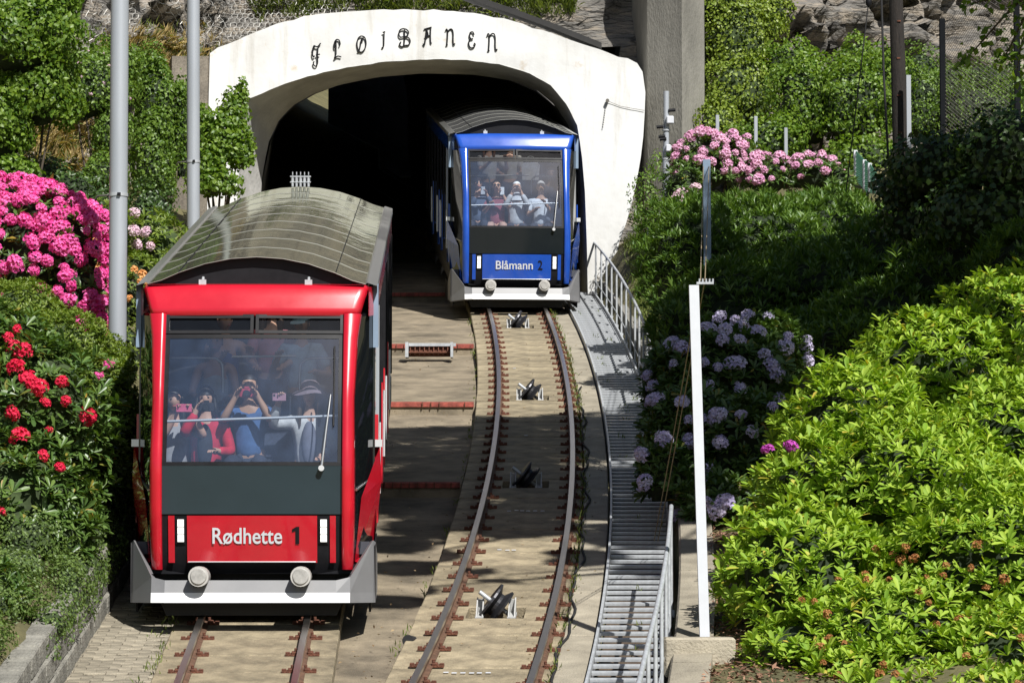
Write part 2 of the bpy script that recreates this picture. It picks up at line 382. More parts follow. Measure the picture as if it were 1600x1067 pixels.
# ---- concrete pads between the tracks, stepped, with red painted edges
pv = empty('track_pavement'); tag(pv, kind='structure')
yb = [19, 38.6, 45.5, 52.3, 60.3, 68]
for k in range(5):
    y0, y1 = yb[k], yb[k+1]; up = .0 if k == 0 else .08
    L_, R_ = [], []
    for y in np.linspace(y0, y1-.01, 14):
        t = (y-y0)/(y1-y0); z = gz(y) - .10 + (up*(1-2*t) if k else -.08*t)
        L_.append(Vector((lx(y)+.80, y, z))); R_.append(Vector((cx(y)-.835, y, z)))
    mb = MB(); D = Vector((0,0,-.4))
    mb.loft([[l+D, l, r, r+D] for l, r in zip(L_, R_)], smooth=False)
    if k: mb.add([L_[0]+D, R_[0]+D, R_[0], L_[0]], [(0,1,2,3)])
    mb.build('pad', M_pad, pv, recalc=False)
    if k:
        a, b_ = L_[0] + Vector((.0,-.03,.012)), R_[0] + Vector((-.02,-.03,.012))
        mb = MB(); d = (b_-a)
        mb.prism([a, a+Vector((0,.11,.02)), a+Vector((0,.11,-.05)), a+Vector((0,0,-.06))], d)
        mb.build('painted_edge', M_redpaint, pv)
        for t in np.arange(.06, .96, .085):              # stubs and cracks on the painted edge
            q = a + d*t
            if random.random() < .8: MB().box(q+Vector((0,-.012,-.03)), (.012, .03, .07)).build('edge_joint', M_rust, pv)

# ---- rails with their clips
prof = [(-.055,0),(.055,0),(.055,.012),(.012,.025),(.010,.085),(.029,.095),(.029,.13),(-.029,.13),(-.029,.095),(-.010,.085),(-.012,.025),(-.055,.012)]
cm = MB(); cm.box((0,0,.012), (.15,.09,.022)); cm.box((.03,0,.035), (.07,.075,.03), bev=.008); cm.tube([(.045,0,.03),(.045,0,.085)], .02, 6); cm.box((-.05,0,.03), (.05,.05,.02))
clip_me = cm.mesh('rail_clip'); clip_me.materials.append(M_rust)
def rail(fn, off, y0, y1, label, c0, c1):
    o0 = side(fn, y0, off)
    root = empty('rail', o0, 0, label, 'rail', 'running rails of the two tracks')
    rr = []
    for y in np.arange(y0, y1, .5):
        a = side(fn, y, off-.1); b_ = side(fn, y, off+.1); n = (b_-a).normalized(); c = side(fn, y, off)
        rr.append([c - o0 + n*px + Vector((0,0,pz)) for px, pz in prof])
    mb = MB(); n = len(prof)
    for j in range(n): mb.loft([[r[j], r[(j+1)%n]] for r in rr], mi=1 if j in (5,6,7) else 0, smooth=False)
    mb.build('rail_bar', [M_railside, M_railtop], root)
    for y in np.arange(c0, c1, SP):
        for sgn in (-1, 1):
            l, e = frame(fn, y); p = side(fn, y, off + sgn*.095) - o0
            inst('rail_clip', clip_me, root, p+Vector((0,0,.001)), (e.x, 0, e.z) if sgn < 0 else (-e.x, 0, e.z+math.pi), .78)
rail(lx, -.5, 22, 95, 'left rail of the straight track under the red car', 24.34, 32)
rail(lx, .5, 22, 95, 'right rail of the straight track under the red car', 24.34, 32)
rail(cx, -.5, 22, 95, 'inner left rail of the curved track below the blue car', 24.54, 58)
rail(cx, .5, 22, 95, 'outer rail of the curved track, nearest the metal steps', 24.54, 58)
# black cable lying beside the outer rail
pts = [side(cx, y, .665 + .035*math.sin(y*1.9) + .02*math.sin(y*5.1), .02) for y in np.arange(23, 47, .22)]
tag(MB().tube(pts, .014, 5).build('cable', M_rubber), 'thin black cable lying wavily beside the outer rail of the curved track', 'cable')

# ---- cable rollers in their pits
def roller(y, label):
    l, e = frame(cx, y, 0); root = empty('cable_roller', l, 0, label, 'cable roller', 'cable rollers of the curved track'); root.rotation_euler = e
    tilt = Matrix.Rotation(R(-38), 3, 'Y') @ Matrix.Rotation(R(90), 3, 'Y') @ Matrix.Rotation(R(0), 3, 'Z')
    # wheel: lathe profile turned about its axle, the axle tilted
    ax = Matrix.Rotation(R(-52), 3, 'Y'); pr = [(-.075,.05),(-.075,.19),(-.055,.195),(-.015,.12),(.015,.12),(.055,.195),(.075,.19),(.075,.05)]
    n = 22; rings = [[ax @ Vector((r*math.cos(a), r*math.sin(a), h)) + Vector((-.06,0,.08)) for a in [2*math.pi*j/n for j in range(n)]] for h, r in pr]
    mb = MB(); mb.loft(rings, closed=True, smooth=False, cap=True); mb.build('wheel', mat('roller_rubber', (.04,.04,.045), .38, metal=.5, var=.3, scale=20), root)
    for sx in (-.21, .10):
        b = MB(); b.box((sx, .06, .02), (.06, .03, .20)); b.box((sx, -.08, -.02), (.08, .26, .03)); b.prism([(sx-.035,-.2,-.02),(sx-.035,.05,-.02),(sx-.035,.05,.14)], (.012,0,0)); b.prism([(sx+.023,-.2,-.02),(sx+.023,.05,-.02),(sx+.023,.05,.14)], (.012,0,0))
        b.build('bracket', mat('bracket_white', (.42,.42,.41), .5, var=.15, scale=20), root)
    MB().tube([ax @ Vector((0,0,-.2)) + Vector((-.06,0,.08)), ax @ Vector((0,0,.2)) + Vector((-.06,0,.08))], .022, 8).build('axle', M_galv, root)
for y, lb in zip(rollers, ['nearest tilted cable roller between the curved rails, in the sun at the bottom', 'second tilted cable roller up the curved track, in tree shade',
                           'third tilted cable roller up the curved track, at the edge of the tree shade', 'farthest tilted cable roller, just below the blue car']):
    roller(y, lb)
# chalky paint dashes on the bed
mb = MB()
for y, x0, k in ((28.4,-.3,6),(34.2,-.2,3),(36.6,-.2,6),(42.3,-.1,1),(49.2,-.25,1)):
    for j in range(k):
        l, e = frame(cx, y); M = e.to_matrix(); c = l + M @ Vector((x0+j*.075+random.uniform(-.01,.01), random.uniform(-.02,.02), .008)); mb.box(c, (.045,.03,.003), rot=M)
tag(mb.build('paint_dash', M_whitep, bed), kind='stuff')

# ---- drain opening in a riser
p = onp(673, 556, -.05)
dr = empty('drain_opening', p, 0, 'rectangular steel framed drain opening below a red edged concrete step', 'drain')
mb = MB(); mb.box((-.38,0,.09), (.05,.35,.24)); mb.box((.34,0,.09), (.04,.35,.24)); mb.box((0,.16,.19), (.8,.06,.05)); mb.build('frame', M_galv, dr)
mb = MB(); mb.box((-.02,.1,.06), (.68,.2,.02)); mb.box((-.02,.19,.1), (.68,.02,.2)); mb.build('sump', M_rust, dr)
mb = MB(); 
for k in range(9): mb.tube([(-.33+k*.075,.02,.02),(-.33+k*.075,.16,.16)], .008, 5)
mb.build('grate', M_rust, dr)
# small black pipe stub beside the curved bed
p = onp(646, 1003, -.06); tag(MB().tube([p, p+Vector((-.05,-.14,.02))], .055, 10).build('pipe_stub', M_rubber), 'short black pipe stub at the edge of the curved bed', 'pipe')

# ---- metal step walkway
st = empty('metal_steps', side(cx, 24, 1.28), 0, 'galvanised metal stepped walkway along the outer side of the curved track', 'steps'); O = st.location.copy()
tm = MB(); tm.box((0,0,0), (.60,.085,.016)); tm.box((0,-.042,-.008), (.60,.006,.020)); tmesh = tm.mesh('tread'); tmesh.materials.append(M_galv)
for i in range(142):
    y = 22.5 + .27*i
    if y > 60.3: break
    s = (cx(y+.4)-cx(y-.4))/.8; inst('tread', tmesh, st, side(cx, y, 1.28, .02) - O, (R(9),0,-math.atan(s)))
for off in (.965, 1.6):
    rr = [[side(cx, y, off-.012, -.12)-O, side(cx, y, off-.012, .075)-O, side(cx, y, off+.012, .075)-O, side(cx, y, off+.012, -.12)-O] for y in np.arange(22, 60.6, .5)]
    MB().loft(rr, closed=True, smooth=False).build('stringer', M_galv, st)
mb = MB().loft([[side(cx, y, .98, -.26), side(cx, y, 1.58, -.26)] for y in np.arange(22, 60.6, 1.0)]); tag(mb.build('gully_floor', M_soil), kind='structure')
def railing(y0, y1, step, label):
    o = side(cx, y0, 1.6); rt = empty('handrail', o, 0, label, 'handrail', 'handrails of the metal steps')
    pts = [side(cx, y, 1.63, .98)-o for y in np.arange(y0, y1+.01, .35)]
    MB().tube(pts, .022, 8).build('top_rail', M_galv, rt)
    MB().tube([p-Vector((0,0,.72)) for p in pts], .008, 5).build('lower_rail', M_galv, rt)
    y = y0 + .1
    while y < y1:
        a = side(cx, y, 1.63, -.1)-o; MB().tube([a, a+Vector((0,0,1.08))], .018, 7).build('post', M_galv, rt)
        MB().box(a+Vector((0,0,.12)), (.06,.06,.07)).build('clamp', M_galv, rt); y += step
railing(43.2, 60.9, 1.25, 'long handrail of the metal steps running up to the tunnel portal')
railing(20.5, 31.6, 1.15, 'lower handrail of the metal steps nearest the white post')

# ---- kerb of concrete blocks right of the steps
kb = empty('kerb_wall', side(cx, 24, 1.8), 0, 'low pale concrete kerb wall between the metal steps and the mulch bed', 'kerb'); O = kb.location.copy()
y = 20.0
while y < 36:
    ln = random.uniform(1.7, 2.1); mb = MB(); rr = []
    for yy in np.linspace(y, y+ln-.02, 4):
        rr.append([side(cx, yy, 1.70, -.3)-O, side(cx, yy, 1.70, .27)-O, side(cx, yy, 1.72, .30)-O, side(cx, yy, 2.05, .31)-O, side(cx, yy, 2.06, -.1)-O])
    mb.loft(rr, smooth=False, cap=True).build('kerb_block', M_conc2, kb); y += ln
# stone kerb beside the far steps
kb2 = empty('stone_kerb', side(cx, 46, 1.8), 0, 'dark weathered stone kerb behind the long handrail', 'kerb'); O = kb2.location.copy()
y = 44.0
while y < 60:
    ln = random.uniform(.9, 1.5); rr = [[side(cx, yy, 1.72, -.3)-O, side(cx, yy, 1.74, .28)-O, side(cx, yy, 2.05, .33)-O, side(cx, yy, 2.06, -.1)-O] for yy in (y, y+ln-.05)]
    MB().loft(rr, smooth=False, cap=True).build('kerb_stone', M_grey, kb2); y += ln

# ---- brick paving left of the straight track
pb = empty('brick_paving'); tag(pb, kind='structure')
bm_ = MB().box((0,0,-.03), (.196,.096,.06), bev=.008).mesh('brick'); bm_.materials.append(M_brick)
tag(MB().add([(-4.0,20,gz(20)-.10),(-3.2,20,gz(20)-.10),(-3.2,38,gz(38)-.10),(-4.0,38,gz(38)-.10)], [(0,1,2,3)]).build('paving_bed', M_soil, pb), kind='stuff')
rest = MB(); rr_ = Matrix.Rotation(R(11), 3, 'X')
row = 0; y = 25.6
while y < 33.5:
    x0 = -4.0 + (row % 2)*.1; x = x0
    while x < lx(y)-.8:
        c = Vector((x, y, gz(y)-.02+random.uniform(-.006,.006)))
        if 27.0 < y < 31.4: inst('brick', bm_, pb, c, (R(11)+random.uniform(-.03,.03), random.uniform(-.03,.03), random.uniform(-.04,.04)))
        else: rest.box(c-Vector((0,0,.03)), (.196,.096,.06), rot=rr_)
        x += .2
    y += .1; row += 1
tag(rest.build('far_brick', M_brick, pb), kind='stuff')

# ---- block retaining wall on the left
rw = empty('retaining_wall', (-4.0, 24, gz(24)), 0, 'grey concrete block retaining wall half covered by creeper beside the paving', 'wall'); O = rw.location.copy()
bl = MB().box((0,0,0), (.22,.44,.195), bev=.014).mesh('block'); bl.materials.append(M_block)
for c in range(3):
    y = 24.0 + (c % 2)*.225
    while y < 36:
        inst('block', bl, rw, Vector((-4.02-.022*c+random.uniform(-.008,.008), y, gz(y)+.06+.2*c)) - O, (R(11), random.uniform(-.01,.01), random.uniform(-.02,.02))); y += .452
p = at(22, 1050, 27.0)
cb = empty('step_block', p, 0, 'pale concrete block at the foot of the retaining wall', 'block')
MB().box((-.12,0,-.06), (.5,.7,.22), bev=.02).build('stone', M_conc2, cb)

# ================================================================ TUNNEL PORTAL
def resample(pts, n):
    P = [Vector(p) for p in pts]; d = [0]
    for a, b_ in zip(P, P[1:]): d.append(d[-1] + (b_-a).length)
    out = []
    for k in range(n):
        t = d[-1]*k/(n-1); i = max(j for j in range(len(d)) if d[j] <= t+1e-9); i = min(i, len(P)-2)
        f = (t-d[i])/max(1e-9, d[i+1]-d[i]); out.append(P[i].lerp(P[i+1], min(1, f)))
    return out
PY = 60.0
outer = [(322,480),(324,300),(326,160),(328,82),(336,75),(352,70),(400,50),(440,36),(480,25),(530,19),(600,15),(680,16),(740,20),(800,33),(860,52),(930,76),(995,98),(1004,112),(1009,150),(1004,230),(992,300),(975,360),(962,395),(958,480)]
A = [(364,480),(369,330),(376,230),(387,156),(410,146),(440,133),(480,120),(530,108),(600,97),(670,93),(730,94),(790,103),(830,116),(860,133),(885,163),(902,196),(909,240),(914,300),(917,380),(919,480)]
B = [(402,476),(406,330),(410,270),(420,222),(436,188),(458,165),(490,147),(530,133),(590,121),(660,115),(740,117),(800,126),(840,142),(868,165),(888,196),(897,240),(902,300),(905,380),(907,476)]
def split_resample(pts, cuts, ns):
    out = []; idx = [0] + cuts + [len(pts)-1]
    for a, b_, n in zip(idx, idx[1:], ns): out += resample([Vector((*p, 0)) for p in pts[a:b_+1]], n)[:-1]
    return out + [Vector((*pts[-1], 0))]
ns = (10, 46, 12)
o2 = split_resample(outer, [3, 17], ns); a2 = split_resample(A, [3, 15], ns); b2 = split_resample(B, [3, 14], ns)
jit = lambda i, k: .035*noise.noise(Vector((i*.7, k, 3)))
OO = [at(p.x, p.y, PY) + Vector((0, 0, jit(i, 1))) for i, p in enumerate(o2)]
AA = [at(p.x, p.y, PY) + Vector((0, 0, jit(i, 2)*.7)) for i, p in enumerate(a2)]
BB = [at(p.x, p.y, PY+1.5) for p in b2]
por = empty('tunnel_portal', (0, PY, gz(PY)), 0, 'whitewashed concrete tunnel portal with black lettering over its arch', 'tunnel portal'); O = por.location.copy()
mb = MB(); rings = []
for t in np.linspace(0, 1, 7): rings.append([a.lerp(b_, t) + Vector((0, .03*noise.noise(Vector((a.x*.8, a.z*.8, t*3))), 0)) for a, b_ in zip(OO, AA)])
mb.loft([[p-O for p in r] for r in rings])
fl = mb.build('face', M_white, por)
MB().loft([[p-O for p in OO], [p-O+Vector((0,.35,.0)) for p in OO], [p-O+Vector((0,2.0,.25)) for p in OO]]).build('top_slab', mat('whitewash_top', (.62,.62,.60), .85, var=.2, bump=.4), por)
M_soff = mat('soffit_shade', (.42,.41,.39), .85, col2=(.60,.59,.56), scale=1.6, bump=.5, bscale=9)  # greyer than the face: shade of the turned jamb put into colour
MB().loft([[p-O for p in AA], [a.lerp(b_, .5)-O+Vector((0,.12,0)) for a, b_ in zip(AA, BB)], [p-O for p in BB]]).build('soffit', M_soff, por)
# lettering, bent strokes fixed to the face
GL = {  # strokes in a unit box, x right, z up
 'F': [[(.02,.74),(.2,.9),(.45,.86),(.7,.88),(1.0,1.02)], [(.3,.88),(.08,.72),(.02,.52),(.14,.40),(.26,.46)], [(.68,.87),(.62,.45),(.64,.16),(.48,.0),(.22,.02),(.12,.14),(.24,.2)], [(.42,.47),(.62,.5),(.92,.52)]],
 'L': [[(.3,.55),(.1,.6),(.12,.85),(.35,1.0),(.65,.98),(.8,.8),(.7,.68)], [(.3,.55),(.3,.25),(.12,.03),(.5,.14),(.95,.1)], [(.3,.98),(.32,.55)]],
 'O': [[(.5,1),(.85,.9),(1,.55),(.85,.18),(.5,0),(.18,.15),(.05,.5),(.18,.85),(.5,1)], [(.25,.02),(.4,.4),(.5,.75),(.75,.92)], [(.5,.75),(.62,.8),(.6,.65)], [(.08,.05),(.3,.0)]],
 'I': [[(.25,.95),(.85,1.0)], [(.6,.98),(.56,.5),(.5,.15),(.25,0),(.1,.05)]],
 'B': [[(.5,.95),(.5,.4),(.45,.05)], [(.2,.5),(.02,.65),(.08,.9),(.35,1.0),(.7,.95),(.85,.78),(.7,.6),(.45,.55)], [(.5,.56),(.85,.5),(1,.3),(.85,.1),(.6,.08)], [(.2,.28),(.06,.12),(.25,0),(.5,.06),(.8,.08)], [(.1,.52),(.5,.56)]],
 'A': [[(.0,.08),(.15,.0),(.3,.45),(.4,.92)], [(.1,.88),(.95,1.0)], [(.85,.98),(.82,.5),(.86,.15),(.98,.1)], [(.18,.45),(.5,.5),(.84,.55)], [(.4,.9),(.55,.55),(.35,.4)]],
 'N': [[(.0,.88),(.12,1.0),(.22,.85),(.2,.4),(.15,.02)], [(.22,.82),(.45,.98),(.68,.98),(.8,.75),(.8,.3),(.85,.06),(1.0,.12)], [(.05,.02),(.25,.04)]],
 'E': [[(.8,.82),(.6,1.0),(.25,.95),(.15,.72),(.4,.56),(.65,.58)], [(.4,.56),(.1,.45),(.05,.2),(.3,.0),(.7,.02),(.95,.2),(.8,.3)]]}
# glyph boxes in the photograph: (glyph, x0, x1, ybottom, ytop, turn)
for ch, x0, x1, yb_, yt in (('F',488,501,103.5,68.5),('L',521,534,92.5,62.5),('O',557,572,82,56.5),('I',596,603,75.5,50),('B',623,641,73.5,45.5),('A',661,675,71,43),('N',696,711,71.5,46),('E',732,743,75,50.5),('N',761,777,80.5,53)):
    a = at(x0, yb_, PY-.035); b_ = at(x1, yt, PY-.035); mb = MB()
    for stv in GL[ch]:
        q = catmull([(a.x+(b_.x-a.x)*x, PY-.03, a.z+(b_.z-a.z)*z) for x, z in stv], 5)
        mb.tube([v-O for v in q], .0135, 6)
    mb.build('letter', M_black, por)
# chain anchor and tar edge
mb = MB(); p = at(949, 158, PY-.05)-O; mb.tube([p, p+Vector((0,-.06,0))], .035, 8); mb.tube([p, p+Vector((.25,.02,-.1)), p+Vector((.7,.02,-.18))], .005, 5); mb.build('anchor', M_wire, por)
mb = MB()
for i in range(11): q = at(947-i*.5, 163+i*3.6, PY-.04)-O; mb.box(q, (.014,.012,.024))
mb.build('chain', M_wire, por)
mb = MB(); pts = [at(x, y, PY+.3)-O for x, y in ((700,-14),(740,2),(800,22),(860,44),(920,68),(940,76))]
for a, b_ in zip(pts, pts[1:]):
    d = b_-a; mb.prism([a, a+Vector((0,0,.11)), a+Vector((0,.4,.11)), a+Vector((0,.4,0))], d)
mb.build('tar_edge', mat('tar', (.012,.011,.01), .6, var=.4), por)
# the bore
M_bore = mat('bore_rock', (.10,.097,.09), .92, var=.45, scale=1.2, bump=.9, bscale=6)
mb = MB(); rings = []
for y in list(np.arange(PY+1.5, 97.3, 1.0)):
    dx = lx(y)-lx(PY+1.5); dz = gz(y)-gz(PY+1.5)
    rings.append([Vector((p.x+dx+.08*noise.noise(Vector((p.x, p.z-y*.2, y))), y, p.z+dz+.08*noise.noise(Vector((p.z, y, 7))))) for p in BB])
mb.loft(rings); tag(mb.build('tunnel_bore', M_bore), kind='structure')
e0 = at(462, 204, 97); e1 = at(513, 128, 97); mb = MB()  # end wall added to cut the daylight down to a small opening
mb.box(((e1.x+6)/2, 97.2, 14), (6-e1.x, .4, 12)); mb.box(((e0.x-20)/2, 97.2, 14), (e0.x+20, .4, 12)); mb.box(((e0.x+e1.x)/2, 97.2, (e1.z+20)/2), (e1.x-e0.x+.01, .38, 20-e1.z)); mb.box(((e0.x+e1.x)/2, 97.2, (e0.z+8)/2), (e1.x-e0.x+.01, .36, e0.z-8))
tag(mb.build('added_end_wall', M_bore), kind='structure')
# sunlit slope beyond the far end
mb = MB(); a = at(440, 215, 112); 
V = []; 
for j in range(14):
    for i in range(14): V.append((a.x-3+i*.9, 112+j*1.2, a.z-.4+j*.9+.25*noise.noise(Vector((i*.8, j*.8, 1)))))
mb.add(V, [(j*14+i, j*14+i+1, (j+1)*14+i+1, (j+1)*14+i) for j in range(13) for i in range(13)])
tag(mb.build('far_slope', mat('dry_grass_ground', (.22,.17,.055), .95, col2=(.34,.29,.13), scale=2.5, bump=.8)), kind='structure')

# ---- concrete buttress right of the portal
a = at(1012, 262, 61.6); b_ = at(1066, 250, 60.9); c = at(1101, 250, 61.6); mb = MB()
base = [Vector((v.x, v.y, 0)) for v in (a, b_, c, c+Vector((.3,4,0)), a+Vector((-.5,4,0)))]
mb.prism([Vector((v.x, v.y, gz(58)-.5)) for v in base], (0, 0, 14)); bt = mb.build('buttress', M_grey)
tag(bt, 'tall grey weathered concrete buttress right of the tunnel portal', 'buttress')
# short wall left of the portal, behind the second mast
a = at(272, 135, 59); mb = MB(); q = at(332, 85, 60.2)
mb.prism([Vector((a.x, 58.6, gz(58))), Vector((q.x+.05, 60.3, gz(58))), Vector((q.x+.05, 60.3, at(330,88,60.3).z)), Vector((a.x, 58.6, at(272,88,58.6).z))], (-.1,.5,0))
tag(mb.build('side_wall', mat('side_wall_concrete', (.22,.19,.15), .9, var=.35, scale=2, bump=.6)), 'low grey concrete side wall joining the left end of the portal', 'wall')
# ================================================================ THE FUNICULAR CARS
_zf = [.55,.66,1.1,1.58,2.2,2.83,3.02,3.2,3.31]; _yf = [.2,.13,.035,0,.12,.33,.40,.46,.51]
_wf = [.93,.94,.95,.95,.94,.97,1.0,1.06,1.1]
def yf(z): return float(np.interp(z, _zf, _yf))
def wf(z): return float(np.interp(z, _zf, _wf))
def P(x, y, z):
    if abs(x) > 1: x = math.copysign(1 + (abs(x)-1)*.8, x)
    return Vector((x, y, z + max(0.0, y-.72)*SLOPE))   # upright front, body sheared along the slope behind it
def front(x, z, dy=0.0): return P(x, yf(z) + .06*(x/.95)**2 + dy, z)
def roofglass(name, refl, rough, tint, dif=.09, dcol=(.34,.32,.27)):
    m, n, L = nodes_of(name); out = n.new('ShaderNodeOutputMaterial'); t = n.new('ShaderNodeBsdfTransparent'); g = n.new('ShaderNodeBsdfGlossy'); mx = n.new('ShaderNodeMixShader')
    t.inputs[0].default_value = (tint, tint, tint, 1); g.inputs['Roughness'].default_value = rough; g.inputs[0].default_value = (.52,.53,.44,1); mx.inputs[0].default_value = refl
    tc = n.new('ShaderNodeTexCoord'); mp = n.new('ShaderNodeMapping'); mp.inputs['Scale'].default_value = (1,.55,1); no = n.new('ShaderNodeTexNoise'); no.inputs['Scale'].default_value = 3.2; no.inputs['Detail'].default_value = 5
    bp = n.new('ShaderNodeBump'); bp.inputs['Strength'].default_value = .10; bp.inputs['Distance'].default_value = .03; L.new(tc.outputs['Object'], mp.inputs[0]); L.new(mp.outputs[0], no.inputs[0]); L.new(no.outputs[0], bp.inputs['Height']); L.new(bp.outputs[0], g.inputs['Normal'])
    d = n.new('ShaderNodeBsdfDiffuse'); d.inputs[0].default_value = (*dcol, 1); m2 = n.new('ShaderNodeMixShader'); m2.inputs[0].default_value = dif
    L.new(t.outputs[0], mx.inputs[1]); L.new(g.outputs[0], mx.inputs[2]); L.new(mx.outputs[0], m2.inputs[1]); L.new(d.outputs[0], m2.inputs[2]); L.new(m2.outputs[0], out.inputs[0]); return m
M_roof = roofglass('roof_glass', .93, .035, .9)
M_roofd = roofglass('roof_glass_dull', .45, .25, .6, .6, (.075,.075,.075))
M_gutter = mat('gutter_aluminium', (.58,.58,.56), .3, metal=.9)
M_chrome = mat('chrome', (.80,.81,.83), .3, metal=.5)
M_bump = mat('bumper_grey', (.19,.19,.195), .4, var=.07, scale=3)
M_bumplit = mat('bumper_lit', (.80,.80,.80), .4)  # bumper grey brightened: sunlight on the sloped lower strip put into colour
M_lens = mat('buffer_lens', (.36,.35,.33), .3, var=.25, scale=18)
M_ring = mat('buffer_ring', (.55,.53,.5), .4, metal=.3)
M_inner = mat('interior_grey', (.05,.055,.07), .7, var=.2)
M_dash = mat('lower_panel', (.024,.038,.046), .14, var=.06, scale=2)  # black panel glass with reflected sky and ground painted in as teal
M_dashb = mat('lower_panel_black', (.010,.013,.016), .10, var=.06, scale=2)  # same glass without the painted reflection
M_seat = mat('seat_fabric', (.035,.045,.075), .9, var=.4, scale=30)
M_wind = glassmat('windscreen_glass', (.80,.86,.93), .17, .04, dirt_haze_col=(.30,.48,.90))  # blue film: dirty glass plus painted haze of reflected sky
M_vent = glassmat('vent_glass', (.92,.95,.97), .03, .006)
M_sideg = mat('side_glass', (.008,.010,.012), .04, coat=.4)
def lampmat():
    m, n, L = nodes_of('lamp_lens'); out = n.new('ShaderNodeOutputMaterial'); p = n.new('ShaderNodeBsdfPrincipled'); L.new(p.outputs[0], out.inputs[0])
    p.inputs['Base Color'].default_value = (.85,.85,.83,1); p.inputs['Roughness'].default_value = .15
    p.inputs['Emission Color'].default_value = (1,.98,.95,1); p.inputs['Emission Strength'].default_value = .5; return m
M_lamp = lampmat()
def textmesh(body, wdt, hgt_, ext=.004, bold=.0):
    c = bpy.data.curves.new('lettering', 'FONT'); c.body = body; c.size = 1; c.offset = bold; c.extrude = 0; c.resolution_u = 4
    o = bpy.data.objects.new('lettering', c); COL.objects.link(o); dg = bpy.context.evaluated_depsgraph_get(); dg.update()
    me = bpy.data.meshes.new_from_object(o.evaluated_get(dg)); bpy.data.objects.remove(o); bpy.data.curves.remove(c)
    n = len(me.vertices); a = np.zeros(n*3, np.float32); me.vertices.foreach_get('co', a); a = a.reshape(-1, 3)
    a[:,0] = (a[:,0]-a[:,0].min())/(np.ptp(a[:,0]))*wdt - wdt/2; a[:,1] = a[:,1]/a[:,1].max()*hgt_ ; a[:,2] = 0
    me.vertices.foreach_set('co', a.ravel()); me.materials.clear(); me.update(); return me

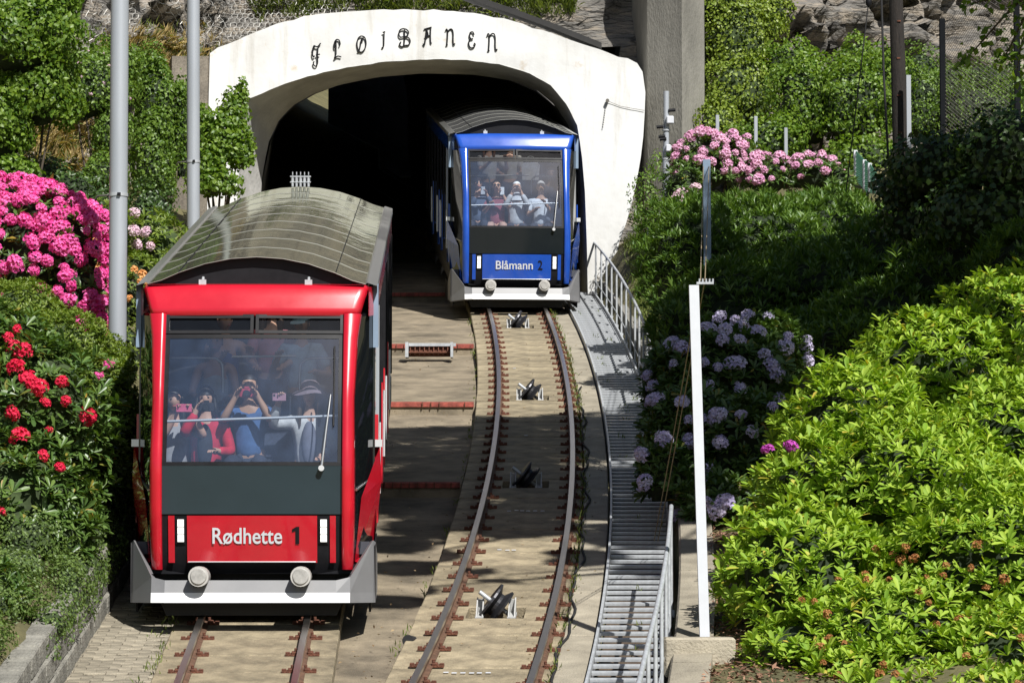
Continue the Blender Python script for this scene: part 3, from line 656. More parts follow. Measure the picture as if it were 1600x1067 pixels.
def car(org, yaw, paint, name, number, label, tw, rack, roofmat):
    root = empty('funicular_car', org, yaw, label, 'funicular car', 'funicular cars passing in the loop')
    LEN = 10.2
    # front frame: two posts and the header in body colour
    for s in (-1, 1):
        rings = []
        for z in np.linspace(.60, 3.04, 22):
            w, wi, y = wf(z), .845, yf(z)
            sec = [(wi, y+.16), (wi, y+.07), (wi+.012, y+.048), (wi+.05, y+.045), (w-.02, y+.06), (w+.005, y+.085), (w+.015, y+.13), (w+.02, y+.24)]
            rings.append([P(s*a, b, z) for a, b in (sec if s > 0 else sec)])
        MB().loft(rings).build('front_post', paint, root)
    rings = []
    for t in np.concatenate([[-1,-.99,-.975,-.955], np.linspace(-.9, .9, 19), [.955,.975,.99,1]]):
        r = []; e = max(0, abs(t)-.955)/.045; yo = .06*t*t + .06*e**2
        for z, dy, dz in ((3.01,.10,0),(3.02,.045,0),(3.1,.045,0),(3.2,.045,0),(3.28,.045,0),(3.31,.055,0),(3.328,.08,0),(3.334,.12,0),(3.33,.5,0)):
            r.append(P(t*wf(min(z, 3.31)), yf(min(z, 3.31)) + yo*(1 if dy < .4 else .2) + dy, z - .018*e**2*(z > 3.2)))
        rings.append(r)
    MB().loft(rings).build('header', paint, root)
    # windscreen
    g = [[front(x, z, .055) for x in np.linspace(-.845, .845, 13)] for z in np.linspace(1.59, 2.83, 13)]
    ws = MB().loft(g).build('windscreen', M_wind, root)
    mb = MB()
    for z0, z1 in ((1.575, 1.61), (2.795, 2.835)): mb.loft([[front(x, z, .05) for x in np.linspace(-.845, .845, 13)] for z in (z0, z1)])
    for x in (-.845, .805): mb.loft([[front(x+d, z, .05) for d in (0, .04)] for z in np.linspace(1.6, 2.82, 10)])
    mb.build('seal', M_black, ws)
    # vent windows above it
    for x0, x1 in ((-.845, -.01), (.01, .845)):
        fr = MB(); z0, z1 = 2.845, 3.03
        for a, b_, c, d in ((x0, x1, z0, z0+.03), (x0, x1, z1-.035, z1), (x0, x0+.03, z0, z1), (x1-.03, x1, z0, z1)):
            fr.prism([front(a, c, .04), front(b_, c, .04), front(b_, d, .04), front(a, d, .04)], (0, .05, 0))
        f = fr.build('vent_window', M_black, root)
        MB().add([front(x0+.02, z0+.02, .07), front(x1-.02, z0+.02, .07), front(x1-.02, z1-.02, .07), front(x0+.02, z1-.02, .07)], [(0,1,2,3)]).build('pane', M_vent, f)
    # lower dark panel, black backing, painted name panel
    MB().loft([[front(x, z, .052) for x in np.linspace(-.845, .845, 9)] for z in np.linspace(1.12, 1.575, 5)]).build('lower_panel', M_dash if rack else M_dashb, root)
    MB().loft([[front(x, z, .062) for x in np.linspace(-.86, .86, 9)] for z in np.linspace(.56, 1.13, 6)]).build('nose_backing', M_black, root)
    npn = None
    for a, b_ in ((-.785, -.725), (-.607, .615), (.735, .79)):
        o = MB().loft([[front(x, z, .045) for x in np.linspace(a, b_, 9)] for z in np.linspace(.665, 1.105, 6)]).build('name_panel' if a == -.607 else 'nose_strip', paint, root)
        if a == -.607: npn = o
    def put_text(me, m, x, z, nm):
        me.materials.append(m); o = bpy.data.objects.new(nm, me); link(o, npn)
        o.location = front(x, z, .036); o.rotation_euler = (R(90+11.5), 0, 0)
    put_text(textmesh(name, tw, .150, bold=.012), M_whitep, -.04, .845, 'name_lettering')
    if number == '1':
        nm = MB(); nm.add([(-.008,0,0),(.028,0,0),(.028,.165,0),(0,.165,0),(-.04,.14,0),(-.04,.112,0),(-.008,.126,0)], [(0,1,2,6),(2,3,4,5,6)]); nme = nm.mesh('number')
    else: nme = textmesh(number, .085, .165, bold=.015)
    put_text(nme, M_black, .42, .84, 'number')
    for s, x in ((-1, -.667), (1, .676)):
        h = MB().loft([[front(x+d, z, .05) for d in (-.05, .05)] for z in np.linspace(.84, 1.09, 3)]).build('headlight', M_black, root)
        mb = MB(); a = [front(x-.03, .86, .036), front(x+.03, .86, .036), front(x+.03, 1.07, .036), front(x-.03, 1.07, .036)]; mb.prism(a, (0, .02, 0)); mb.build('lens', M_lamp, h)
        mb = MB()
        for zz in (.93, 1.0): mb.prism([front(x-.036, zz-.002, .034), front(x+.036, zz-.002, .034), front(x+.036, zz+.002, .034), front(x-.036, zz+.002, .034)], (0, .02, 0))
        mb.build('lamp_divider', M_rubber, h)
    mb = MB().tube([front(x, .672, .04) for x in np.linspace(-.6, .6, 9)], .006, 5); mb.build('trim_line', M_chrome, root)
    # corner windows and painted corner wedges
    for s in (-1, 1):
        g = [[P(s*(wf(z)+.018), yf(z)+.20+.0, z), P(s*(wf(z)+.018)*.5+s*1.15*.5, (yf(z)+.2)*.5+.85*.5-.03, z), P(s*1.15, .85, z)] for z in np.linspace(.6, 3.06, 12)]
        cw = MB().loft(g).build('corner_window', M_sideg, root)
        mb = MB()
        for z in (1.35,): mb.tube([P(s*(wf(z)+.03), yf(z)+.19, z), P(s*1.16, .84, z+.12)], .012, 5)
        mb.build('window_bar', M_gutter, cw)
        a, b_, c, d, e = P(s*.965, yf(.7)+.21, .68), P(s*1.03, .36, 1.28), P(s*1.235, .92, 1.75), P(s*1.255, .95, 1.42), P(s*1.17, .95, .80)
        f = P(s*1.0, .4, .66); k = P(s*1.14, 1.0, 1.75)
        MB().add([a, b_, c, d, e, f, k], [(0,1,3), (1,2,3), (0,3,4), (0,4,5), (2,6,3), (3,6,4)]).build('corner_wedge', paint, root)
        MB().box(P(s*1.22, .93, 1.78), (.07,.05,.07)).build('wedge_cap', M_chrome, root)
        MB().loft([[P(s*1.1, yf(3.2)+.16, z), P(s*1.16, .86, z)] for z in (3.03, 3.31)]).build('header_end', paint, root)
    # sides: lower panels, windows, doors, upper band
    for s in (-1, 1):
        mb = MB(); mb.loft([[P(s*1.15, y, .62), P(s*1.19, y, .9), P(s*1.19, y, 1.2), P(s*1.15, y, 1.24)] for y in np.linspace(.86, LEN, 12)], smooth=False); mb.build('side_panel', M_black, root)
        n = 8; w = (LEN-.9)/n
        for k in range(n):
            y0, y1 = .9+k*w, .9+(k+1)*w-.05
            wn = MB().prism([P(s*1.15, y0, 1.25), P(s*1.15, y1, 1.25), P(s*1.15, y1, 2.98), P(s*1.15, y0, 2.98)], (s*.02, 0, 0)).build('side_window', M_sideg, root)
            MB().prism([P(s*1.16, y1-.012, 1.25), P(s*1.16, y1+.035, 1.25), P(s*1.16, y1+.035, 3.0), P(s*1.16, y1-.012, 3.0)], (s*.03, 0, 0)).build('mullion', M_alu if k == 0 else M_black, root)
            if k in (0, 2, 3, 5):
                MB().prism([P(s*1.17, y0+.1, 1.0), P(s*1.17, y0+.55, .95), P(s*1.17, y0+.55, 1.75), P(s*1.17, y0+.1, 2.05)], (s*.035, 0, 0)).build('door_panel', paint, root)
                MB().tube([P(s*1.22, y0+.6, 1.2), P(s*1.22, y0+.6, 1.9)], .012, 6).build('door_handle', M_chrome, root)
        MB().loft([[P(s*1.15, y, 2.97), P(s*1.185, y, 3.0), P(s*1.185, y, 3.24), P(s*1.15, y, 3.27)] for y in (.86, LEN)], smooth=False).build('upper_band', paint, root)
        MB().prism([P(s*1.15, .84, 2.72), P(s*1.15, 1.02, 2.72), P(s*1.15, 1.02, 3.32), P(s*1.15, .84, 3.32)], (s*.05, 0, 0)).build('pillar_cap', M_steelblue, root)
        MB().loft([[P(s*1.2, y, 3.26), P(s*1.2, y, 3.33), P(s*1.08, y, 3.36), P(s*1.05, y, 3.34)] for y in (.72, LEN)], smooth=False).build('gutter', M_gutter, root)
    # roof panels
    prof = [(-1.06,3.345),(-.92,3.38),(-.75,3.455),(-.5,3.54),(-.25,3.59),(0,3.607),(.25,3.59),(.5,3.54),(.75,3.455),(.92,3.38),(1.06,3.345)]
    n = 9; w = (LEN-.72)/n
    for k in range(n):
        y0, y1 = .72+k*w, .72+(k+1)*w-.012; rr = []
        for t in np.linspace(0, 1, 5): rr.append([P(x, y0+(y1-y0)*t, z + .0015*noise.noise(Vector((x*2, k, t*2)))) for x, z in prof])
        rp = MB().loft(rr).build('roof_panel', roofmat, root)
        MB().tube([P(x, y0, z+.001) for x, z in prof], .0035, 5).build('seam', mat('seam_grey', (.30,.30,.27), .5, metal=.4), rp)
    mb = MB()
    for x in (-.76, .76): mb.tube([P(x, .75, 3.455), P(x, LEN, 3.455)], .005, 5)
    mb.build('roof_joint', M_black, root)
    MB().prism([P(x, .80, z-.012) for x, z in prof[1:-1]] + [P(.9, .80, 3.3), P(-.9, .80, 3.3)], (0, .03, 0)).build('roof_fascia', M_black, root)
    MB().loft([[P(x, y, 3.325) for y in (.6, .86)] for x in (-1.05, 1.05)]).build('roof_deck', M_black, root)
    for x in (-.52, .50):
        b = MB(); b.box(P(x, .70, 3.36), (.07,.05,.05)); b.tube([P(x, .70, 3.36), P(x, .78, 3.40)], .015, 6); b.build('roof_bracket', M_galv, root)
    MB().loft([[P(x, y, 3.3) for y in (4.2, LEN)] for x in (-1.1, 1.1)]).build('ceiling', M_inner, root)
    for k in range(4): MB().tube([P(x, .95+k*1.05, z-.03) for x, z in prof], .018, 6).build('roof_hoop', M_inner, root)
    MB().prism([P(-1.14, LEN, .7), P(1.14, LEN, .7), P(1.14, LEN, 3.3), P(-1.14, LEN, 3.3)], (0, -.05, 0)).build('rear_wall', M_black, root)
    # bumper
    cols = [(-1.20,.42,.86),(-1.17,.36,.88),(-.93,-.02,.53),(-.8,-.08,.50),(.8,-.08,.50),(.93,-.02,.53),(1.17,.36,.88),(1.20,.42,.86)]
    mb = MB()
    mb.loft([[P(x, y+.00, .29) for x, y, t in cols], [P(x, y+.03, .385) for x, y, t in cols], [P(x, y+.075, max(t, .47)) for x, y, t in cols], [P(x*.97, y+.16, max(t, .47)-.01) for x, y, t in cols]], smooth=False)
    mb.loft([[P(x, y+.00, .29) for x, y, t in cols], [P(x*.97, y+.2, .29) for x, y, t in cols]], smooth=False)
    for s in (-1, 1): mb.add([P(s*1.2, .42, .29), P(s*1.2, 1.3, .29), P(s*1.2, 1.3, .62), P(s*1.2, .42, .86)], [(0,1,2,3)])
    bp = mb.build('bumper', M_bump, root)
    mid = [c for c in cols if abs(c[0]) <= .93]
    MB().loft([[P(x, y-.006, .292) for x, y, t in mid], [P(x, y+.024, .384) for x, y, t in mid]], smooth=False).build('lit_edge', M_bumplit, bp)  # strip of painted light along the lower bumper
    for s in (-1, 1):
        c = P(s*.475, .10, .535); n = 20
        b = MB(); b.tube([c, c+Vector((0,-.27,0))], .095, n); bo = b.build('buffer', M_ring, root)
        b = MB(); b.tube([c+Vector((0,-.265,0)), c+Vector((0,-.285,0))], [.082,.07], n); b.build('lens', M_lens, bo)
    # apron plate, blackened to add shade under the bumper; underframe, wheels
    mb = MB(); mb.prism([P(-.8, .16, .17), P(.8, .16, .17), P(.86, .16, .31), P(-.86, .16, .31)], (0, .03, 0)); mb.build('apron', M_rubber, root)
    for s in (-1, 1): MB().prism([P(s*1.12, .5, .2), P(s*1.12, 3.2, .12), P(s*1.12, 3.2, .5), P(s*1.12, .5, .5)], (s*.02,0,0)).build('side_skirt', M_black, root)
    mb = MB(); mb.loft([[P(-.98, y, .36), P(-1.05, y, .64), P(1.05, y, .64), P(.98, y, .36)] for y in (.28, LEN-.1)], closed=True, smooth=False, cap=True); mb.build('underframe', M_black, root)
    MB().loft([[P(x, y, .56) for x in (-.95, .95)] for y in (.12, .4)]).build('valance', M_black, root)
    for y in (1.7, 2.9, 7.6, 8.8):
        for s in (-1, 1):
            c = Vector((s*.5, y, .36+y*SLOPE)); b = MB(); b.tube([c+Vector((-.05,0,0)), c+Vector((.05,0,0))], .225, 20); b.tube([c+Vector((-s*.05,0,0)), c+Vector((-s*.075,0,0))], .25, 20); b.build('wheel', M_railside, root)
    # interior: stepped floor, benches, grab rails, desk
    for k in range(4):
        y0 = .45 + k*2.3; MB().box((0, y0+1.15, .72+y0*SLOPE+k*.0), (2.2, 2.28, .12)).build('floor_step', M_inner, root)
    bn = MB(); bn.box(P(0, 1.1, 1.33), (2.1, .5, .10), bev=.03); bn.box(P(0, 1.42, 1.62), (2.1, .09, .7), bev=.03); bn.build('bench', M_seat, root)
    MB().box(P(0, 3.9, 2.0), (2.24, .06, 2.6)).build('bulkhead', mat('bulkhead_dark', (.012,.013,.017), .6), root)
    MB().box(P(0, .42, 1.35), (1.7, .3, .45), bev=.04).build('driver_desk', M_inner, root)
    MB().tube([P(-.88, .36, 2.00), P(.88, .36, 2.06)], .014, 7).build('grab_rail', M_chrome, root)
    for s in (-1, 1):
        pts = [P(s*.92, 1.6, 2.52), P(s*.5, 1.6, 2.52), P(s*.42, 1.6, 2.49), P(s*.385, 1.6, 2.43), P(s*.38, 1.6, 2.18)]
        MB().tube(catmull(pts, 4), .014, 7).build('grab_rail', M_chrome, root)
    MB().tube([P(-.30, 1.7, 2.52), P(.34, 1.7, 2.53)], .012, 7).build('grab_rail', M_chrome, root)
    for s in (-1, 1): MB().tube([P(s*.28, 1.75, 1.5), P(s*.28, 1.75, 2.12)], .011, 6).build('stanchion', M_chrome, root)
    # wiper
    a, b_, c = front(.655, 1.55, .02), front(.735, 2.25, .015), front(.765, 2.72, .02)
    wp = MB().tube([a, a.lerp(b_, .5)+Vector((0,-.02,0)), b_], [.016,.012,.008], 6).build('wiper', M_gutter, root)
    MB().tube([front(.765, 1.95, .025), front(.765, 2.72, .03)], .009, 5).build('blade', M_rubber, wp)
    MB().tube([a+Vector((.0,-.03,0)), a+Vector((0,.03,0))], .028, 10).build('pivot', M_chrome, wp)
    if rack:
        rk = MB(); c = P(.0, LEN-.1, 3.64)
        for k in range(5): rk.tube([c+Vector((-.1+k*.05, 0, -.03)), c+Vector((-.1+k*.05, 0, .10))], [.016,.022], 7); rk.tube([c+Vector((-.1+k*.05, 0, .12)), c+Vector((-.1+k*.05, 0, .16))], .007, 5)
        rk.box(c+Vector((0,0,.10)), (.26,.05,.015)); rk.box(c+Vector((0,0,.03)), (.26,.04,.012)); rk.build('contact_rack', M_galv, root)
    return root
M_red = mat('red_car_paint', (.50,.008,.022), .24, var=.09, scale=2, coat=.7)
M_blue = mat('blue_car_paint', (.013,.075,.42), .24, var=.09, scale=2, coat=.7)
ORG_R = onp(391, 990); ORG_B = onp(808, 494)
YAW_R = .022; YAW_B = .072
car_red = car(ORG_R, YAW_R, M_red, 'Rødhette', '1', 'red funicular car marked with a name and the number 1, on the straight track', .655, True, M_roof)
car_blue = car(ORG_B, YAW_B, M_blue, 'Blåmann', '2', 'blue funicular car marked with the number 2, coming out of the tunnel', .66, False, M_roofd)
# ================================================================ VEGETATION
def unit(a): return a/np.maximum(np.linalg.norm(a, axis=1, keepdims=True), 1e-9)
def leaf_arrays(Pp, D, N, L, W, fold=.18, droop=.12, kind=5):
    """leaf-shaped faces: 5 points and 4 triangles each (kind 5) or a folded diamond (kind 4)"""
    D = unit(D); Sd = unit(np.cross(N, D)); N2 = np.cross(D, Sd); L = L[:,None]; W = W[:,None]; n = len(Pp)
    if kind == 7:                                      # blunt oblanceolate leaf
        def q(t, w, h=0.0): return Pp + D*L*t + Sd*W*w + N2*(W*fold*abs(w)*2 - L*droop*t*t)
        V = np.stack([q(0,0), q(.38,-.34), q(.74,-.5), q(.95,-.22), q(.95,.22), q(.74,.5), q(.38,.34), q(.6,0)], 1).reshape(-1, 3)
        f = np.array([[0,1,7],[1,2,7],[2,3,7],[3,4,7],[4,5,7],[5,6,7],[6,0,7]]); Fc = (np.arange(n)[:,None,None]*8 + f[None]).reshape(-1, 3)
    elif kind == 5:
        base = Pp; mid = Pp + D*L*.5 - N2*0; tip = Pp + D*L - N2*L*droop
        lf = Pp + D*L*.52 + Sd*W*.5 + N2*W*fold; rt = Pp + D*L*.52 - Sd*W*.5 + N2*W*fold
        V = np.stack([base, rt, tip, lf, mid], 1).reshape(-1, 3)
        f = np.array([[0,1,4],[4,1,2],[0,4,3],[4,2,3]])
        Fc = (np.arange(n)[:,None,None]*5 + f[None]).reshape(-1, 3)
    else:
        base = Pp; tip = Pp + D*L - N2*L*droop; lf = Pp + D*L*.45 + Sd*W*.5 + N2*W*fold; rt = Pp + D*L*.45 - Sd*W*.5 + N2*W*fold
        V = np.stack([base, rt, tip, lf], 1).reshape(-1, 3)
        f = np.array([[0,1,2],[0,2,3]]); Fc = (np.arange(n)[:,None,None]*4 + f[None]).reshape(-1, 3)
    return V, Fc
def rosette_arrays(C, A, k, L, W, el=(5, 55), jitter=.25, kind=5, droop=.12):
    """k leaves whorled round axis A at C"""
    n = len(C); A = unit(A); ref = np.tile([0.3,.2,.93], (n,1)); U = unit(np.cross(A, ref + RNG.normal(0,.2,(n,3)))); Vv = np.cross(A, U)
    az = (np.arange(k)[None]*2.39996 + RNG.uniform(0, 6.28, (n,1)) + RNG.normal(0, jitter, (n,k)))
    e = np.radians(RNG.uniform(el[0], el[1], (n,k)))
    rad = np.cos(az)[...,None]*U[:,None] + np.sin(az)[...,None]*Vv[:,None]
    D = np.cos(e)[...,None]*rad + np.sin(e)[...,None]*A[:,None]
    Nn = A[:,None]*np.cos(e)[...,None] - rad*np.sin(e)[...,None]
    LL = np.broadcast_to(np.asarray(L).reshape(-1,1), (n,k))*RNG.uniform(.7, 1.1, (n,k)); WW = LL*W
    Pp = np.broadcast_to(C[:,None], (n,k,3))
    return leaf_arrays(Pp.reshape(-1,3), D.reshape(-1,3), Nn.reshape(-1,3) + RNG.normal(0,.12,(n*k,3)), LL.ravel(), WW.ravel(), kind=kind, droop=droop)
def to_ells(ells):
    out = []
    for e in ells:
        if e[0] == 'w': c = Vector(e[1:4]); r = e[4:7]
        else: c = at(e[0], e[1], e[2]); r = e[3:6]
        out.append((np.array(c), np.array(r, float)))
    return out
def inside(Pp, E, k=1.0, skip=-1):
    m = np.zeros(len(Pp), bool)
    for i, (c, r) in enumerate(E):
        if i != skip: m |= (((Pp-c)/(r*k))**2).sum(1) < 1
    return m
def sample(E, n, r0=.9, r1=1.05, zmin=-.55, lump=.14, f=2.6):
    area = np.array([(r[0]*r[1]*r[2])**(2/3) for c, r in E]); area /= area.sum()
    PP, NN = [], []
    for i, (c, r) in enumerate(E):
        m = max(3, int(n*area[i])); d = unit(RNG.normal(0, 1, (m*2, 3))); d = d[d[:,2] > zmin][:m]
        rr = RNG.uniform(r0, r1, (len(d),1)); q = c + d*r*rr
        lm = np.array([noise.noise(Vector(v*f)) for v in q])[:,None]; q = q + d*r*lm*lump*2
        keep = ~inside(q, E, r0*.97, i); nn = unit(d/r); PP.append(q[keep]); NN.append(nn[keep])
    return np.concatenate(PP), np.concatenate(NN)
def front_hit(px, py, E):
    d = np.array(ray(px, py).normalized()); best = None
    for c, r in E:
        o = -c/r; q = d/r; a = q@q; b = 2*o@q; cc = o@o-1; disc = b*b-4*a*cc
        if disc > 0:
            t = (-b-math.sqrt(disc))/(2*a)
            if best is None or t < best[0]: best = (t, unit(((d*t-c)/r**2)[None])[0])
    if best is None:
        c, r = min(E, key=lambda e: np.linalg.norm(np.cross(e[0], d))); t = np.linalg.norm(c); return d*t, unit((-d)[None])[0]
    return d*best[0], best[1]
def flower_mesh(name, m, nf=15, rad=.06, fl=.036, seed=0, eye=None):
    rg = np.random.default_rng(seed); mb = MB()
    for i in range(nf):
        z = 1-(i+.5)/nf*1.15; a = i*2.39996; rr = math.sqrt(max(0, 1-z*z)); ax = Vector((rr*math.cos(a), rr*math.sin(a), z)).normalized()
        c = ax*rad*rg.uniform(.7, 1.25); u = ax.orthogonal().normalized(); v = ax.cross(u); tw = rg.uniform(0, 6.28)
        vs = [c - ax*fl*.5]; fs = []
        for k in range(5):
            t = tw + k*1.2566; d = u*math.cos(t)+v*math.sin(t); sd = u*-math.sin(t)+v*math.cos(t); s = fl*rg.uniform(.85, 1.15)
            b = len(vs); vs += [c + d*s*.62 + sd*s*.36 + ax*s*.22, c + d*s*1.15 + ax*s*.02, c + d*s*.62 - sd*s*.36 + ax*s*.22]; fs.append((0, b, b+1, b+2))
        mb.add(vs, fs)
    me = mb.mesh(name); me.materials.append(m); return me
def flowermat(name, c1, c2):
    return leafmat(name, c1, c2, trans=.22, rough=.6, spec=.2, tmul=1.0)
def core(E, m, parent, O, k=.74):  # solid core added inside the crown to block light through the leaves
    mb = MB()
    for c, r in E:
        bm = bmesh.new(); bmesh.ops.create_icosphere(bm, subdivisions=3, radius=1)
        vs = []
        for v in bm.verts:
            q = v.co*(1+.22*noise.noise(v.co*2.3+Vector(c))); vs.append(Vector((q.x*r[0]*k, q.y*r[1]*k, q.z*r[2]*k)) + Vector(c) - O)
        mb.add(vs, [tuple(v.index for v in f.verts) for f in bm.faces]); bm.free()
    return tag(mb.build('shade_core', m, parent), kind='stuff')
def stems(E, O, base, parent, m, r=.03, n=2):
    mb = MB()
    for c, rr in E:
        for k in range(n):
            e = Vector(c) + Vector((random.uniform(-.6,.6)*rr[0], random.uniform(-.6,.6)*rr[1], random.uniform(0,.7)*rr[2])); b = Vector(base) + Vector((random.uniform(-.12,.12), random.uniform(-.12,.12), -.1))
            m_ = b.lerp(e, .5) + Vector((random.uniform(-.1,.1), random.uniform(-.1,.1), -.08)); mb.tube([q-O for q in catmull([b, m_, e], 4)], [r*(1-.08*i) for i in range(9)], 6)
    return mb.build('stem', m, parent)
M_core = mat('core_shade_dark', (.018,.030,.010), .9, var=.5, scale=9)  # shade between the leaves put into the core colour
M_corel = mat('core_shade_mid', (.035,.055,.016), .9, var=.5, scale=9)  # lighter core, interior shade still painted in
def bush(name, label, cat, ells, lm, n, L=.13, W=.3, k=8, mode='rosette', parts=0, flowers=None, group=None, corem=None, corek=.74, up=.55, el=(5,55), r0=.9, r1=1.06, lump=.14, kind=5, base=None, inner=.25, droop=.12, trunk=None, zmin=-.55, core_on=True, rnd=.35):
    E = to_ells(ells); lo = min(E, key=lambda e: e[0][2]); bx = sum(c[0] for c, r in E)/len(E); by = sum(c[1] for c, r in E)/len(E)
    if base is None: base = (bx, by, min(hgt(bx, by), lo[0][2]))
    O = Vector(base); root = empty(name, O, 0, label, cat, group); On = np.array(O)
    if mode == 'single' and r0 == .9: r0, r1 = .80, 1.16
    Pp, Nn = sample(E, n, r0, r1, zmin, lump)
    A = Nn*(1-up) + np.array([0,0,up]) + RNG.normal(0, rnd*.5, Nn.shape)
    if mode == 'rosette':
        if parts:
            d = np.linalg.norm(Pp, axis=1) + 4*(Pp[:,1] > np.array([c[1] for c, r in E]).mean()+.6); px = 800+Pp[:,0]/Pp[:,1]*F; d = d + 50*(px > 1610) + 50*(px < -10)
            idx = np.argsort(d)[:parts*2]; RNG.shuffle(idx); idx = idx[:parts]; sel = np.zeros(len(Pp), bool); sel[idx] = True
            var = []
            for q in range(6):
                Vv, Ff = rosette_arrays(np.zeros((1,3)), np.array([[0,0,1.]]), k, np.array([1.0]), W, el, kind=kind, droop=droop); me = npmesh('leaf_rosette', Vv, Ff); me.materials.append(lm); var.append(me)
            for j in idx:
                ax = Vector(A[j]).normalized(); o = inst('leaf_rosette', random.choice(var), root, Vector(Pp[j])-O, (ax.to_track_quat('Z','Y') @ Matrix.Rotation(random.uniform(0,6.28), 3, 'Z').to_quaternion()).to_euler(), L*random.uniform(.65,1.2))
            Pp, A, Nn = Pp[~sel], A[~sel], Nn[~sel]
        Ls = L*RNG.uniform(.62, 1.18, len(Pp)); Vv, Ff = rosette_arrays(Pp-On, A, k, Ls, W, el, kind=kind, droop=droop)
        if inner:
            Pi, Ni = sample(E, int(n*inner), .72, .9, zmin, lump); V2, F2 = rosette_arrays(Pi-On, Ni*(1-up)+np.array([0,0,up])+RNG.normal(0,.2,Ni.shape), k, L*RNG.uniform(.8,1.1,len(Pi)), W, el, kind=kind, droop=droop)
            Ff = np.concatenate([Ff, F2+len(Vv)]); Vv = np.concatenate([Vv, V2])
    else:
        D = unit(np.cross(Nn, RNG.normal(0,1,Nn.shape))) + Nn*RNG.uniform(-.1,.7,(len(Nn),1)) + np.array([0,0,up-.6])*.6
        Vv, Ff = leaf_arrays(Pp-On, D, unit(Nn + np.array([0,0,up]) + RNG.normal(0, rnd, Nn.shape)), L*RNG.uniform(.6,1.2,len(Pp)), L*W*RNG.uniform(.8,1.2,len(Pp)), kind=kind, droop=droop)
    me = npmesh('foliage', Vv, Ff); me.materials.append(lm); tag(link(bpy.data.objects.new('foliage', me), root), kind='stuff')
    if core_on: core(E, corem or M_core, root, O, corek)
    stems(E, O, base, root, M_bark, n=1 if len(E) > 4 else 2)
    if flowers:
        for pts, meshes, sc in flowers:
            for (p, nn) in pts(E):
                ax = (Vector(nn)*.7 + Vector((0,-.1,.45)) + Vector(RNG.normal(0,.15,3))).normalized()
                inst('flower_head', random.choice(meshes), root, Vector(p)+Vector(nn)*.05-O, (ax.to_track_quat('Z','Y') @ Matrix.Rotation(random.uniform(0,6.28), 3, 'Z').to_quaternion()).to_euler(), tuple(sc*q_*random.uniform(.8,1.2) for q_ in [random.uniform(.65,1.25)]*3))
    return root
def at_px(lst): return lambda E: [front_hit(x, y, E) for x, y in lst]
def scatter(n, dmin, cond=None, zmin=-.3):
    def f(E):
        Pp, Nn = sample(E, n*6, .97, 1.02, zmin, .08); out = []
        for p, q in zip(Pp, Nn):
            if q[1] > .55: continue
            if cond and not cond(800+p[0]/p[1]*F, 533.5-F*math.tan(math.atan2(p[2], p[1])-PITCH)): continue
            if all((p[0]-o[0][0])**2+(p[1]-o[0][1])**2+(p[2]-o[0][2])**2 > dmin*dmin for o in out): out.append((p, q))
            if len(out) >= n: break
        return out
    return f

LM_bright = leafmat('leaf_fresh', (.17,.30,.028), (.37,.49,.065), .28, .55, c3=(.52,.40,.07), spec=.25)
LM_rhodo = leafmat('leaf_rhododendron', (.05,.105,.022), (.125,.20,.045), .2, .38, c3=(.32,.20,.03))
LM_azalea = leafmat('leaf_azalea', (.10,.17,.02), (.23,.29,.05), .3, .5)
LM_dark = leafmat('leaf_dark', (.028,.062,.014), (.07,.125,.026), .2, .4)
LM_maple = leafmat('leaf_maple', (.075,.155,.016), (.21,.31,.04), .38, .45)
LM_ivy = leafmat('leaf_ivy', (.13,.20,.02), (.27,.34,.05), .3, .45)
LM_shrub = leafmat('leaf_shrub', (.075,.15,.02), (.19,.29,.045), .34, .45)
LM_hedge = leafmat('leaf_hedge', (.06,.13,.02), (.15,.24,.042), .28, .42)
LM_creep = leafmat('leaf_creeper', (.06,.11,.02), (.16,.23,.055), .25, .5)
FM_mag = [flower_mesh('flower_head', flowermat('petal_magenta', (.80,.06,.33), (.95,.20,.54)), seed=s) for s in range(3)]
FM_red = [flower_mesh('flower_head', flowermat('petal_red', (.62,.01,.05), (.85,.045,.11)), seed=s) for s in range(3)]
FM_pink = [flower_mesh('flower_head', flowermat('petal_pink', (.66,.30,.52), (.88,.55,.74)), seed=s) for s in range(3)]
FM_pale = [flower_mesh('flower_head', flowermat('petal_pale', (.66,.42,.56), (.85,.66,.74)), seed=s) for s in range(3)]
FM_lilac = [flower_mesh('flower_head', flowermat('petal_lilac', (.60,.52,.84), (.80,.74,.95)), nf=14, fl=.036, rad=.066, seed=s) for s in range(3)]
FM_purp = [flower_mesh('flower_head', flowermat('petal_purple', (.42,.04,.36), (.62,.12,.55)), seed=s) for s in range(3)]
FM_or = [flower_mesh('flower_head', flowermat('petal_orange', (.70,.28,.08), (.85,.48,.20)), nf=9, fl=.03, rad=.04, seed=s) for s in range(2)]
FM_dead = [flower_mesh('flower_head', flowermat('petal_withered', (.26,.09,.03), (.46,.22,.08)), nf=9, fl=.022, rad=.035, seed=s) for s in range(2)]

